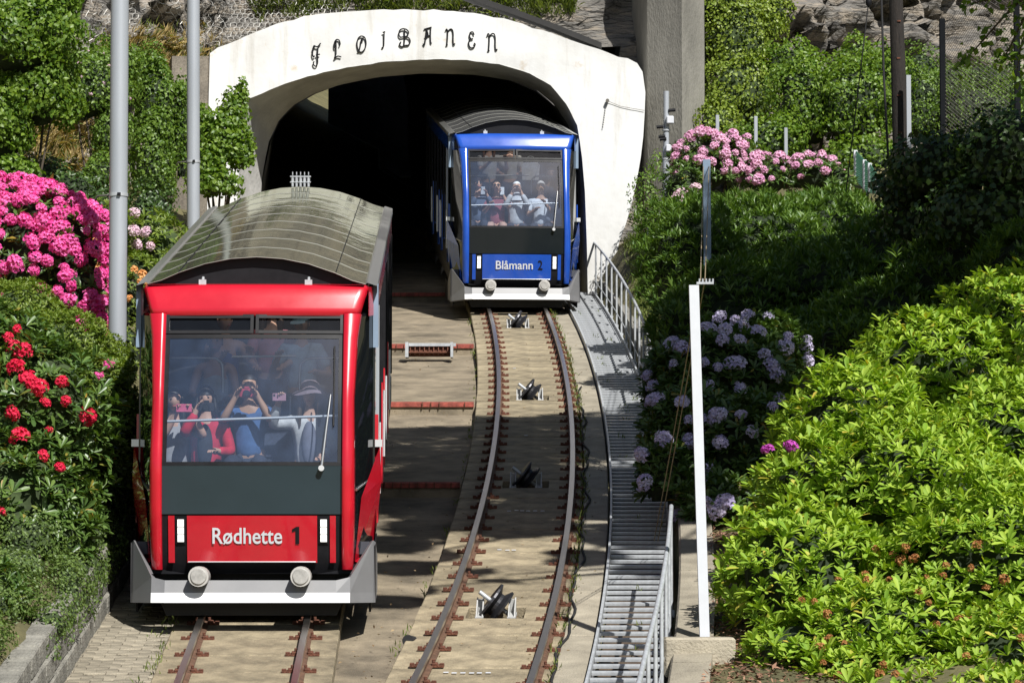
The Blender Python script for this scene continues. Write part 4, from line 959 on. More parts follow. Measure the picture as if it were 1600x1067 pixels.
# ---- right: the big sunlit rhododendron
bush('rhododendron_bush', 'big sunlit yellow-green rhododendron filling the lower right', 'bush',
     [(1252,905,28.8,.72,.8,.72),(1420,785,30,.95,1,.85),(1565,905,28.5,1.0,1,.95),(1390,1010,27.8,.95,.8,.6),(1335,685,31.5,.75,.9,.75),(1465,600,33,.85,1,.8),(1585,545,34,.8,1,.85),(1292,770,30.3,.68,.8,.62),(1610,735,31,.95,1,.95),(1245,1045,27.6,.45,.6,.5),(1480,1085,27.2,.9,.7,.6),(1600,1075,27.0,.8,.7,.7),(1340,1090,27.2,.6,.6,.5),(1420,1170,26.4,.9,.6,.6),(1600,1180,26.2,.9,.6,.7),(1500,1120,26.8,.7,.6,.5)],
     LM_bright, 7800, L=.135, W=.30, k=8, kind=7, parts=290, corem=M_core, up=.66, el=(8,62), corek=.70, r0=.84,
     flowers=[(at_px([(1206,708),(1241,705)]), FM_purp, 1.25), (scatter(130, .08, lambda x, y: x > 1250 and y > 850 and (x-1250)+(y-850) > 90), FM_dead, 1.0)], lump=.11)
lil = [(515,615),(590,625),(660,630),(750,630),(460,690),(545,695),(635,675),(695,705),(285,765),(345,780),(530,745),(610,740),(840,720),(830,770),(725,810),(305,855),(450,845),(590,850),(510,870),(755,860),(780,895),(180,905),(215,1035),(340,1040),(470,950),(610,965),(920,830),(940,750),(200,950)]
lil = [(960+x/3.14, 300+y/3.14) for x, y in lil] + [(980+x/2.284, 600+y/2.284) for x, y in [(110,60),(200,75),(220,135),(290,145),(345,120),(410,120),(445,175),(345,215),(130,215),(180,235),(225,205),(70,260),(290,310),(225,330),(350,425),(285,425),(325,445),(180,470),(75,350),(530,55),(510,95),(330,130),(100,75)]]
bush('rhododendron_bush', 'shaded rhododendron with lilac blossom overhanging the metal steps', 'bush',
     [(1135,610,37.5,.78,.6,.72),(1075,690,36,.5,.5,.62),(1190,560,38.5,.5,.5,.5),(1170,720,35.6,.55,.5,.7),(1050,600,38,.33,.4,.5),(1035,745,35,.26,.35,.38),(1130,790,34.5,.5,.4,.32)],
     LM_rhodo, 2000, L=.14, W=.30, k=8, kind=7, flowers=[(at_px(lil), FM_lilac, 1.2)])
bush('evergreen_hedge', 'tall dark evergreen hedge in tree shade right of the handrail', 'hedge',
     [(1085,425,46,.75,.9,1.0),(1180,395,48,1.1,1,.8),(1300,385,49,1.1,1,.75),(1150,490,43.5,.85,.9,.7),(1270,480,44,1,1,.8),(1050,375,50,.5,.7,.6),(1170,355,52.5,.95,.7,.50),(1290,345,52.5,.95,.7,.48),(1225,560,42,.6,.7,.6),(1060,520,42,.35,.6,.5)],
     LM_hedge, 5600, L=.17, W=.2, k=8, el=(25,75), up=.7)
bush('laurel_bush', 'dark shaded evergreen bush rising behind the sunlit rhododendron', 'bush',
     [(1400,420,45,1.0,1,.75),(1390,500,41,.85,1,.5),(1520,440,41,1,1,.6),(1610,430,39,.7,.8,.6),(1330,540,40,.5,.6,.4)], LM_hedge, 2000, L=.17, W=.22, k=9, el=(25,75), up=.7)
bush('broadleaf_shrub', 'near-black shaded broad-leaved shrub at the right edge', 'shrub',
     [(1480,265,41,.75,.7,.48),(1580,250,40,.65,.7,.62),(1420,295,42,.5,.5,.36),(1550,340,40,.85,.7,.5),(1450,345,42,.6,.6,.45)], LM_dark, 5200, L=.10, W=.8, mode='single', up=.4, rnd=.5)
pinkl = scatter(70, .10)
bush('rhododendron_bush', 'pink flowering rhododendron next to the metal sensor pole', 'bush',
     [(1105,258,56,.58,.5,.55),(1150,245,56.5,.35,.4,.4),(1068,295,55.5,.36,.4,.42)], LM_rhodo, 420, L=.14, W=.28, k=8, flowers=[(scatter(52, .125), FM_pink, 1.25)])
bush('rhododendron_bush', 'long low pink flowering rhododendron in front of the white fence posts', 'bush',
     [(1200,278,56,.5,.4,.36),(1270,276,56,.55,.4,.32),(1312,282,55.8,.28,.3,.28)], LM_rhodo, 330, L=.14, W=.28, k=8, flowers=[(scatter(42, .13), FM_pink, 1.2)])
bush('rhododendron_bush', 'small pale pink flowering rhododendron at the foot of the sensor pole', 'bush',
     [(1085,318,54.5,.3,.3,.22),(1060,335,54.3,.2,.25,.18)], LM_rhodo, 80, L=.13, W=.28, k=8, flowers=[(scatter(9, .13), FM_pale, 1.15)])
bush('shrub', 'small leafy shrub against the right foot of the portal', 'shrub', [(1010,312,58.6,.33,.35,.52),(1027,268,58.8,.2,.3,.38),(1000,345,58.3,.25,.3,.25)], LM_shrub, 900, L=.075, W=.5, mode='single', core_on=False, r0=.4, r1=1.1)
bush('ivy', 'bright yellow-green ivy climbing the rock right of the buttress', 'ivy',
     [(1150,62,62.5,.72,.5,1.0),(1155,150,62,.72,.5,.8),(1205,25,63,.36,.4,.6),(1130,0,62.5,.6,.5,.8),(1125,200,61.5,.45,.4,.5)], LM_ivy, 11250, L=.075, W=.8, mode='single', kind=4, corem=M_corel, up=.2, rnd=.9, lump=.3)
bush('maple_thicket', 'green maple thicket below the rock behind the wooden pole', 'shrub',
     [(1260,170,60.5,.7,.6,.95),(1330,170,60,.7,.6,.95),(1385,150,60.5,.5,.5,.9),(1230,110,62,.5,.4,.5),(1345,95,62,.4,.4,.4),(1205,228,59.5,.6,.5,.55),(1300,150,61.5,.75,.5,.55),(1350,255,59,.8,.5,.45),(1160,235,59.5,.45,.4,.4)], LM_maple, 20000, L=.085, W=.7, mode='single', kind=5, up=.3, rnd=.9, lump=.3)
bush('hazel_thicket', 'sunlit green thicket behind the dark fence posts', 'shrub',
     [(1440,175,60.5,.5,.5,.8),(1530,185,60,.9,.6,.75),(1595,160,61,.6,.5,.6),(1480,140,61.5,.6,.5,.5),(1560,250,59,.9,.5,.5),(1440,115,61.5,.45,.4,.5),(1545,130,61.5,.6,.4,.45)], LM_shrub, 10500, L=.065, W=.65, mode='single', kind=4, up=.3, rnd=.95, lump=.26)

# ---- left
redl = [(25,520),(40,556),(20,545),(45,595),(28,580),(70,630),(100,628),(30,690),(65,718),(90,735),(75,672),(2,800),(132,650),(12,530),(62,608),(50,602),(22,645),(95,600)]
bush('rhododendron_bush', 'large-leaved rhododendron with red blossom beside the block wall', 'bush',
     [(60,650,31.3,.72,.7,.72),(25,790,30.6,.72,.7,.62),(100,745,31.5,.42,.5,.62),(5,560,31.6,.55,.6,.5),(85,850,30.4,.36,.4,.3)],
     LM_rhodo, 1100, L=.15, W=.28, k=8, kind=7, parts=200, flowers=[(at_px(redl), FM_red, 1.05)], corem=M_corel)
bush('rhododendron_bush', 'magenta rhododendron smothered in blossom left of the nearest mast', 'bush',
     [(60,400,36,.85,.7,.72),(15,350,36.3,.5,.6,.5),(120,465,35.8,.42,.5,.6),(158,515,35.6,.2,.3,.32),(-5,450,36,.5,.6,.6)],
     LM_rhodo, 520, L=.14, W=.3, k=8, flowers=[(scatter(200, .105, lambda x, y: y < 560 and x < 175), FM_mag, 1.25)])
bush('azalea_bush', 'light green small-leaved azalea between the red and magenta rhododendrons', 'bush',
     [(80,560,33.6,.68,.6,.5),(160,640,33.3,.38,.5,.58),(30,495,34,.5,.5,.38),(188,690,33,.18,.3,.5),(140,565,33.8,.4,.4,.38),(150,720,32.5,.3,.4,.4)],
     LM_azalea, 6500, L=.06, W=.36, k=6, corem=M_corel, flowers=[(at_px([(168,575),(155,590),(2,610)]), FM_mag, .9)])
bush('rhododendron_bush', 'light green rhododendron with few pale pink blossoms between the two masts', 'bush',
     [(245,392,42.5,.42,.5,.52),(170,372,42,.38,.4,.48),(268,435,42,.25,.3,.4),(215,440,41.5,.3,.3,.4)], LM_azalea, 420, L=.12, W=.28, k=8, corem=M_corel,
     flowers=[(at_px([(148,355),(163,362),(128,365),(210,333),(205,362),(230,365),(218,383),(236,386),(155,380)]), FM_pale, 1.05)])
bush('azalea_bush', 'orange flowering azalea just behind the nearest mast', 'bush', [(155,420,40,.22,.3,.28),(205,470,39.5,.16,.3,.42),(200,560,38.5,.15,.3,.5)], LM_azalea, 300, L=.06, W=.36, k=6,
     flowers=[(scatter(46, .09), FM_or, 1.0)])
bush('maple_tree', 'dense green maple at the upper left corner', 'tree', [(30,60,44,.7,.6,.7),(60,150,44.3,.52,.6,.58),(0,200,44,.42,.5,.6),(85,15,44.5,.32,.4,.4),(15,290,44,.42,.4,.4)],
     LM_maple, 17000, L=.085, W=.7, mode='single', kind=5, up=.35, rnd=.9, lump=.3)
bush('hawthorn_shrub', 'green shrub on the rock left of the nearest mast', 'shrub', [(135,140,50,.62,.5,.62),(175,110,51,.45,.5,.45),(175,215,50,.3,.4,.6),(160,275,49,.35,.4,.3)],
     LM_shrub, 9750, L=.065, W=.65, mode='single', kind=4, up=.3, rnd=.95, lump=.3, flowers=[(scatter(20, .2), FM_pale, .35)])
bush('ivy', 'ivy column hanging between the two masts', 'ivy', [(245,175,53,.38,.35,.85),(240,265,52.6,.36,.35,.7),(282,215,53.3,.2,.3,.95),(225,120,53.4,.3,.3,.4)],
     LM_shrub, 9750, L=.065, W=.8, mode='single', kind=4, up=.2, rnd=.95, lump=.3)
bush('maple_sapling', 'maple sapling growing in front of the left end of the portal', 'tree', [(345,230,57,.48,.45,.62),(362,182,57.2,.26,.25,.45),(322,262,56.8,.38,.35,.42),(378,240,57,.2,.3,.45),(378,150,57.2,.09,.12,.28),(315,200,57,.2,.25,.4),(335,290,56.6,.45,.35,.3)],
     LM_maple, 6500, L=.095, W=.75, mode='single', kind=5, up=.35, rnd=.9, r0=.5, r1=1.12, core_on=True, corek=.5)
bush('shrub', 'dark green shrub at the foot of the rock behind the magenta blossom', 'shrub', [(110,305,45,.55,.4,.35),(70,285,45.5,.4,.4,.35),(165,330,44.5,.35,.4,.3),(235,335,47,.35,.4,.45)], LM_dark, 4000, L=.07, W=.6, mode='single', kind=4, rnd=.6, lump=.25)
bush('rhododendron_bush', 'small rhododendron at the bottom left corner above the pale block', 'bush', [(-5,935,28,.27,.4,.34),(25,975,28,.14,.2,.16)], LM_rhodo, 90, L=.14, W=.28, k=8, corem=M_corel)
cr = []
for y in np.arange(29.6, 37.5, .55): cr.append(('w', -4.12+.05*math.sin(y*3), y, gz(y)+.45+.05*math.sin(y*2)+.04*(y-30), .20+.02*math.sin(y*5), .5, .34))
for y in np.arange(30.2, 38, .7): cr.append(('w', -4.55, y, gz(y)+.85, .4, .55, .3))
for y in np.arange(26.2, 30.6, .45): cr.append(('w', -4.72-.1*math.sin(y*4), y, gz(y)+.72, .52, .4, .22)); cr.append(('w', -5.4, y, gz(y)+1.05, .5, .4, .25))
for y in np.arange(27.6, 32, .42): cr.append(('w', -4.02, y, gz(y)+.42+.08*math.sin(y*5), .13+.03*math.sin(y*7), .26, .16+.08*(y-27.6)/4))
bush('creeper', 'grey-green creeper spilling over the block retaining wall', 'creeper', cr, LM_creep, 75000, L=.04, W=.6, mode='single', kind=4, corem=M_corel, rnd=.7, lump=.3, corek=.7)

# ---- trees to the right whose crowns shade the track and the hedges
def tree(label, base, ells, lm, n, L, trunk_r, group='tall shade trees above the right bank', W=.75):
    E = to_ells(ells); O = Vector(base); root = empty('shade_tree', O, 0, label, 'tree', group); On = np.array(O)
    mb = MB(); top = sum((Vector(c) for c, r in E), Vector())/len(E)
    t0 = catmull([O, O.lerp(top, .45)+Vector((.5,.2,0)), top], 5); mb.tube([q-O for q in t0], [trunk_r*(1-.07*i) for i in range(len(t0))], 9); mb.build('trunk', M_bark, root)
    for c, r in E:
        b = MB(); s_ = t0[int(len(t0)*random.uniform(.4,.75))]; b.tube([q-O for q in catmull([s_, s_.lerp(Vector(c), .5)+Vector((0,0,.3)), Vector(c)], 4)], [.09*(1-.09*i) for i in range(9)], 6); b.build('limb', M_bark, root)
    PP = []
    for c, r in E:
        m = int(n/len(E)); d = unit(RNG.normal(0,1,(m,3))); PP.append(c + d*r*RNG.uniform(.25,1.05,(m,1)))
    Pp = np.concatenate(PP)
    nz = np.array([noise.noise(Vector(v*1.3)) for v in Pp]); Pp = Pp[nz > -.3]
    Vv, Ff = leaf_arrays(Pp-On, RNG.normal(0,1,Pp.shape)+np.array([0,0,-.4]), RNG.normal(0,.6,Pp.shape)+np.array([0,0,.8]), L*RNG.uniform(.7,1.2,len(Pp)), L*W*np.ones(len(Pp)), kind=4)
    me = npmesh('crown', Vv, Ff); me.materials.append(lm); tag(link(bpy.data.objects.new('crown', me), root), kind='stuff'); return root
def shade(x, y, t):                                    # where a crown must stand to shade the ground point (x, y)
    p = Vector((x, y, gz(y)+.5)) + TOSUN*t; return p
def blob(x, y, t, rx, ry, rz): p = shade(x, y, t); return ('w', p.x, p.y, p.z, rx, ry, rz)
tree('tall tree rising beyond the right edge, its crown shading the middle of the track', (7.4, 31, hgt(7.4, 31)),
     [blob(-1.2,40.8,14,1.4,1.9,1.0), blob(.6,41.2,14,1.5,1.9,1.1), blob(2.2,41.5,14.5,1.3,1.8,1.2), blob(-.6,37.6,13.6,1.3,1.1,.7), blob(1.2,38.0,14,1.4,1.4,.9), blob(2.3,38,14.5,1.2,1.6,1.2), blob(.2,35.2,13.6,.7,.6,.4), blob(1.6,34.6,14,.7,.7,.5), blob(-1.2,35,13.8,.5,.6,.4), blob(.9,33.4,13.5,.4,.4,.3), blob(0,39.3,13.5,1.3,1.2,.8), blob(-1.6,38.4,13.4,1.0,1.3,.7), blob(.9,36.5,13.5,.9,.8,.6), blob(-.4,36,13.2,.8,.7,.5), blob(1.7,43.2,14.5,1.3,.9,.8), blob(-.3,42.9,14,1.5,.8,.7), blob(2.2,36,14,.7,.9,.5), blob(-.9,33.6,13.5,.5,.35,.25), blob(.1,32.5,13.5,.45,.3,.25), blob(1.7,32.7,13.8,.4,.35,.25), blob(-1.0,31.8,13.4,.35,.25,.2)], LM_maple, 150000, .14, .28)
tree('tall tree rising beyond the right edge, its crown shading the dark hedge', (9.2, 38, hgt(9.2, 38)),
     [blob(3.4,46.5,14,1.5,1.8,1.3), blob(3.0,43.5,14.5,1.3,1.5,1.2), blob(5.2,47.4,15,1.7,1.5,1.3), blob(5.4,44,14.5,1.7,2,1.4), blob(7.2,46.5,15,1.7,2,1.5), blob(4.4,40.6,14,1.3,1.5,1.0)], LM_maple, 100000, .14, .3)
tree('tall tree rising beyond the right edge, its crown shading the broad-leaved shrub', (11, 33, hgt(11, 33)),
     [blob(7,40.5,13,1.5,1.8,1.3), blob(6.4,37.9,13,1.3,1.1,1.0), blob(8.6,42.5,13,1.6,1.8,1.4), blob(5.6,39.6,13,.9,1.0,.8), blob(5.0,36.2,14,.6,.5,.4)], LM_maple, 36000, .14, .28)
# leafy branch that hangs into the upper right corner
br = empty('overhanging_branch', at(1660, -60, 34), 0, 'leafy branch hanging into the upper right corner', 'branch'); O = br.location.copy()
mb = MB(); LP = []; LD = []
for pts in ([(1650,-40),(1585,10),(1530,70),(1496,105)], [(1650,-40),(1600,30),(1575,80),(1560,95)], [(1650,40),(1610,80),(1600,150)], [(1620,-40),(1560,-5),(1505,8)], [(1640,0),(1600,60),(1588,120)]):
    q = catmull([at(x, y, 34+.004*(1600-x)+random.uniform(-.15,.15)) for x, y in pts], 8); mb.tube([v-O for v in q], [.02*(1-.85*i/len(q)) for i in range(len(q))], 5)
    for v in q[4:]:
        for _ in range(3): LP.append(np.array(v-O)+RNG.normal(0,.05,3)); LD.append(RNG.normal(0,1,3)+np.array([-.3,-.2,-.5]))
mb.build('twig', M_bark, br)
Vv, Ff = leaf_arrays(np.array(LP), np.array(LD), RNG.normal(0,.7,(len(LP),3))+np.array([0,-.3,.7]), .115*RNG.uniform(.6,1.15,len(LP)), .075*RNG.uniform(.8,1.1,len(LP)))
me = npmesh('foliage', Vv, Ff); me.materials.append(LM_maple); tag(link(bpy.data.objects.new('foliage', me), br), kind='stuff')

# ---- grasses, weeds, mulch, netting
def cliff_at(x, z):
    h = CBVH.ray_cast(Vector((x, 25, z)), Vector((0,1,0))); return h[0], h[1]
def tufts(name, label, pts, m, L, n, parent=None, spread=.05):
    Pp, D = [], []
    for p, nn in pts:
        for _ in range(n): Pp.append(np.array(p)+RNG.normal(0,spread,3)); D.append(np.array(nn)*.5+RNG.normal(0,.35,3)+np.array([0,0,.7]))
    Pp = np.array(Pp); D = np.array(D); Vv, Ff = leaf_arrays(Pp, D, RNG.normal(0,1,D.shape), L*RNG.uniform(.5,1.2,len(Pp)), .012*np.ones(len(Pp)), fold=.1, droop=.3, kind=4)
    me = npmesh(name, Vv, Ff); me.materials.append(m); o = link(bpy.data.objects.new(name, me), parent); return tag(o, label if not parent else None, None, None, 'stuff')
M_straw = leafmat('dry_grass', (.42,.31,.12), (.62,.50,.26), .3, .7)
M_grass = leafmat('green_grass', (.10,.15,.025), (.24,.28,.07), .35, .6)
pts = []; gp = []
for _ in range(1300):
    px, py = random.choice([(random.gauss(250,36), random.gauss(88,20)), (random.gauss(100,35), random.gauss(215,35)), (random.gauss(330,30), random.gauss(285,18))])
    d = ray(px, py); h = CBVH.ray_cast(Vector((0,0,0)), d)
    if h[0] and -9.5 < h[0].x < -2: (pts if random.random() < .72 else gp).append((h[0], h[1]*(-1 if h[1].dot(d) > 0 else 1)))
for _ in range(500):
    px = random.uniform(390, 900); py = random.gauss(8, 10); h = CBVH.ray_cast(Vector((0,0,0)), ray(px, py))
    if h[0]: gp.append((h[0], h[1]*(-1 if h[1].y > 0 else 1)))
tufts('dry_grass', 'straw-coloured dry grass on the rock above the left bank', pts, M_straw, .22, 9)
tufts('cliff_grass', 'green grass growing on the rock around the portal', gp, M_grass, .2, 10)
gp = []
for _ in range(1500):
    x = cx(57)+random.uniform(2.05, 3.4); y = random.uniform(50, 60.2); h = GBVH.ray_cast(Vector((x, y, 40)), Vector((0,0,-1)))
    if h[0]: gp.append((h[0], Vector((0,0,1))))
tufts('bank_grass', 'short sunlit grass on the bank beside the far handrail', gp, M_grass, .10, 8)
gp = []
for y in np.arange(25, 57, .16):
    if random.random() < .6: gp.append((side(cx, y, .63+random.uniform(-.01,.02), .0), Vector((0,0,1))))
    if random.random() < .2: gp.append((side(cx, y, -.85, -.08), Vector((0,0,1))))
    if random.random() < .12: gp.append((side(cx, y, 1.3+random.uniform(-.2,.2), .0), Vector((0,0,1))))
    if y < 33 and random.random() < .5: gp.append((Vector((lx(y)-.84+random.uniform(-.1,.1), y, gz(y)-.02)), Vector((0,0,1))))
tufts('joint_weeds', 'thin weeds growing along the joints of the track slabs', gp, M_grass, .07, 7, spread=.03)
# bark mulch
n = 5200; yy = RNG.uniform(26.5, 36, n); xx = np.array([cx(y) for y in yy]) + 2.02 + RNG.uniform(0, 1.2, n)
Pm = np.array([(x, y, hgt(x, y)+.02+random.uniform(0,.03)) for x, y in zip(xx, yy)]); Vv, Ff = leaf_arrays(Pm, RNG.normal(0,1,(n,3))*[1,1,.3], RNG.normal(0,.4,(n,3))+[0,0,1], RNG.uniform(.03,.09,n), RNG.uniform(.015,.035,n), kind=4, fold=.05, droop=.05)
me = npmesh('bark_mulch', Vv, Ff); me.materials.append(leafmat('mulch_chip', (.10,.045,.025), (.34,.19,.12), .0, .9)); tag(link(bpy.data.objects.new('bark_mulch', me)), 'red-brown bark mulch around the foot of the white post', None, None, 'stuff')
# fallen petals and leaf litter
n = 420; Pm = []; 
for _ in range(n):
    y = random.uniform(26, 56); r = random.random()
    if r < .5: Pm.append(side(cx, y, random.uniform(-.8,.9), .012))
    else: Pm.append(Vector((random.uniform(lx(y)+.85, cx(y)-.9), y, gz(y)-.07)))
Pm = np.array(Pm); Vv, Ff = leaf_arrays(Pm, RNG.normal(0,1,(n,3))*[1,1,.15], np.tile([0,-.15,1.],(n,1))+RNG.normal(0,.2,(n,3)), RNG.uniform(.02,.05,n), RNG.uniform(.012,.03,n), kind=4)
me = npmesh('leaf_litter', Vv, Ff); me.materials.append(leafmat('litter', (.12,.07,.03), (.38,.28,.16), .1, .8)); tag(link(bpy.data.objects.new('leaf_litter', me)), 'sparse leaf litter scattered over the track slabs', None, None, 'stuff')
# rock netting on the left cliff
def netting(x0, x1, z0, z1, label, a=.065):
    mb_v, mb_f = [], []; i = 0; rows_ = int((z1-z0)/(a*1.5)); cols_ = int((x1-x0)/(a*1.732)); cache = {}
    def hit(x, z):
        k = (round(x, 3), round(z, 3))
        if k not in cache:
            p, nn = cliff_at(x+random.uniform(-.018,.018), z+random.uniform(-.018,.018)); cache[k] = None if p is None else p + Vector((0,-.07,0))
        return cache[k]
    def edge(p, q):
        if p is None or q is None or (p-q).length > .5: return
        d = (q-p).normalized(); s = d.cross(Vector((0,1,0))).normalized()*.0055; b = len(mb_v)
        mb_v.extend([p+s, p-s, q-s, q+s]); mb_f.append((b, b+1, b+2, b+3))
    for r in range(rows_):
        for c in range(cols_):
            ox = x0 + (c + .5*(r % 2))*a*1.732; oz = z0 + r*a*1.5
            A_ = hit(ox, oz+a*.5); B_ = hit(ox+a*.866, oz+a); C_ = hit(ox-a*.866, oz+a); D_ = hit(ox, oz-a*.5)
            edge(A_, B_); edge(A_, C_); edge(A_, D_)
    me = npmesh('rock_netting', mb_v, mb_f); me.materials.append(mat('netting_wire', (.42,.41,.38), .5, metal=.4)); tag(link(bpy.data.objects.new('rock_netting', me)), label, 'netting', 'rock fall netting')
netting(-8.3, -3.2, 9.0, 12.2, 'wire rock netting on the cliff above the left end of the portal')
netting(-8.4, -5.9, 4.6, 7.0, 'wire rock netting low on the cliff behind the magenta blossom')
# ================================================================ MASTS, POSTS, WIRES
def mast(px_top, px_bot, py_bot, Y, d, ring_y, label):
    a = at(px_top, -60, Y); b_ = at(px_bot, py_bot, Y); dr = (b_-a); g = hgt(b_.x, Y)-.1; base = a + dr*((g-a.z)/dr.z)
    root = empty('mast', base, 0, label, 'mast', 'grey steel masts on the left bank'); top = base + (a-base)*1.12
    MB().tube([Vector((0,0,0)), top-base], d/2, 28).build('shaft', M_alu, root)
    MB().tube([Vector((0,0,0)), Vector((0,0,.03))], d*.95, 20).build('base_plate', M_galv, root)
    f = at(0, ring_y, Y).z; c = base + (top-base)*((f-base.z)/(top.z-base.z)) - base
    co = MB().tube([c-Vector((0,0,.018)), c+Vector((0,0,.018))], d/2+.008, 28).build('collar', M_galv, root)
    b = MB(); b.box(c+Vector((.02,-d/2-.015,0)), (.035,.03,.03)); b.build('clamp_bolt', M_black, co)
    b = MB(); b.tube([c+Vector((-d/2,0,0)), c+Vector((-d/2-.13,0,-.01)), c+Vector((-d/2-.16,.05,-.05))], .012, 6); b.build('cable_lug', M_wire, co)
mast(187.6, 183, 600, 34.6, .197, 305, 'nearest tall grey steel mast, standing in front of the magenta blossom')
mast(302, 302, 330, 48, .196, 253, 'second, farther grey steel mast before the ivy')
# white square post on its footing
b0 = onp(1102, 985, .38); t0 = at(1084, 446, b0.y)
wpst = empty('white_post', b0, 0, 'leaning white square post in the mulch beside the lower handrail', 'post'); mb = MB(); v = t0-b0
mb.prism([Vector((-.043,-.043,-.3)), Vector((.043,-.043,-.3)), Vector((.043,.043,-.3)), Vector((-.043,.043,-.3))], v+Vector((0,0,.3))); mb.build('shaft', M_whitep, wpst)
mb = MB(); mb.box(v+Vector((.10,0,.02)), (.15,.04,.02))
for k in range(5): mb.tube([v+Vector((.05+.03*k,0,.01)), v+Vector((.05+.03*k,0,.06))], .009, 6)
mb.build('pulley_bracket', M_galv, wpst)
fo = b0 + Vector((-.08,-.05,-.1)); ft = MB().box((0,0,0), (.62,.46,.34), bev=.02).build('footing', M_conc2); ft.location = fo + Vector((0,-.28,-.12)); tag(ft, 'square concrete footing block in front of the white post', 'footing')
# blue-grey post farther up
b1 = at(1106, 470, 45); t1 = at(1104, 250, 45)
tag(MB().prism([b1+Vector((-.052,-.05,-.8)), b1+Vector((.052,-.05,-.8)), b1+Vector((.052,.05,-.8)), b1+Vector((-.052,.05,-.8))], t1-b1+Vector((0,0,.8))).build('blue_grey_post', M_steelblue), 'blue-grey square post standing in the dark hedge', 'post')
ends = [(at(1022+6*k, 830, 33.5)+Vector((0,0,-.1)), b0+v+Vector((.06+.04*k,0,.05)), t1+Vector((-.05+.08*k,-.06,-.1))) for k in range(2)]
mb = MB()
for a, m_, c in ends:
    mb.tube([a, a.lerp(m_, .5)+Vector((0,0,-.03)), m_], .0055, 5); mb.tube([m_, m_.lerp(c, .5)+Vector((0,0,-.05)), c], .0055, 5)
tag(mb.build('signal_wire', mat('brown_wire', (.24,.19,.11), .6)), 'pair of thin brown wires strung over the white post to the blue-grey post', 'wire')
# sensor pole by the portal
b0 = at(1041, 360, 57); t0 = at(1041, 143, 57); sp = empty('sensor_pole', b0, 0, 'grey tubular pole carrying small white boxes beside the buttress', 'pole'); v = t0-b0
MB().tube([Vector((0,0,-.4)), v*.6], .068, 14).build('lower_tube', M_alu, sp); MB().tube([v*.6, v], .052, 14).build('upper_tube', M_alu, sp)
for py in (205, 250, 290, 330): c = at(1041, py, 57)-b0; MB().tube([c, c+Vector((0,0,.03))], .076, 14).build('band', M_galv, sp)
for px, py, s in ((1047,188,(.13,.12,.14)), (1046,232,(.13,.12,.13))): MB().box(at(px, py, 56.9)-b0, s, bev=.015).build('sensor_box', M_whitep, sp)
for px, py in ((1050,173),(1034,214),(1036,218),(1031,199)): c = at(px, py, 56.95)-b0; MB().tube([c+Vector((-.06,0,0)), c+Vector((.06,0,.01))], .03, 8).build('insulator', M_black, sp)
cb = empty('cabinet', at(1021, 388, 56.6), 0, 'small blue-grey metal cabinet at the foot of the sensor pole', 'cabinet'); MB().box((0,0,.22), (.22,.18,.44), bev=.012).build('body', mat('cabinet_paint', (.36,.45,.56), .5), cb); MB().box((0,0,.45), (.25,.21,.02)).build('lid', M_galv, cb)
# fence of white posts and green mesh
def posts(name, label, cat, lst, m, wd, mesh=None, group=None):
    p0 = at(lst[0][0], lst[0][2], lst[0][3]); root = empty(name, p0, 0, label, cat, group); tops = []
    for px, y0, y1, Y in lst:
        a = at(px, y1, Y)-p0; t = at(px, y0, Y)-p0; MB().box((a+t)/2, (wd, wd*.7, (t-a).length), bev=wd*.12).build('post', m, root); tops.append((t, a))
    if mesh:
        mb_v, mb_f = [], []
        for (t, a), (t2, a2) in zip(tops, tops[1:]):
            L_ = (t2-t).length; n = max(4, int(L_/.07)); k = int(max((t-a).length, (t2-a2).length)/.07)
            for q in range(-k, n):
                for sgn in (1, -1):
                    u0, u1 = (q/n, (q+k)/n) if sgn > 0 else ((q+k)/n, q/n); z0, z1 = 0.0, 1.0
                    def clip(u0, u1, z0, z1):
                        if u0 > u1: r = clip(u1, u0, z1, z0); return None if r is None else (r[1], r[0], r[3], r[2])
                        if u1 <= 0 or u0 >= 1: return None
                        a_, b_ = max(u0, 0), min(u1, 1); f = lambda u: z0+(z1-z0)*(u-u0)/(u1-u0); return a_, b_, f(a_), f(b_)
                    r = clip(u0, u1, z0, z1)
                    if r is None: continue
                    pt = lambda u, z: (a.lerp(a2, u)).lerp(t.lerp(t2, u), z)
                    p, q2 = pt(r[0], r[2]), pt(r[1], r[3]); d = (q2-p)
                    if d.length < .02: continue
                    s = d.normalized().cross(Vector((0,1,0))).normalized()*(.006 if mesh is M_gmesh else .0032); b = len(mb_v); mb_v += [p+s, p-s, q2-s, q2+s]; mb_f.append((b, b+1, b+2, b+3))
        me = npmesh('wire_mesh', mb_v, mb_f); me.materials.append(mesh); link(bpy.data.objects.new('wire_mesh', me), root)
    return root
M_gmesh = mat('green_wire', (.02,.09,.05), .5); M_dpost = mat('dark_post', (.008,.009,.011), .8, var=.3, spec=.1)
posts('mesh_fence', 'green mesh fence on short white posts receding beside the dark shrub', 'fence', [(1337,235,300,57.5),(1351,250,302,56.6),(1359,255,302,55.8),(1371,272,304,55),(1387,284,306,54)], M_whitep, .07, M_gmesh)
posts('mesh_fence', 'mesh fence on two thin galvanised posts behind the pink blossom', 'fence', [(1121,180,240,58.2),(1181,182,260,58.4),(1228,200,262,59)], M_alu, .065)
posts('chain_fence', 'tall dark steel posts with chain link before the sunlit thicket', 'fence', [(1473,30,225,50),(1589,-40,200,49)], M_dpost, .095, mat('chain_wire', (.10,.09,.08), .6))
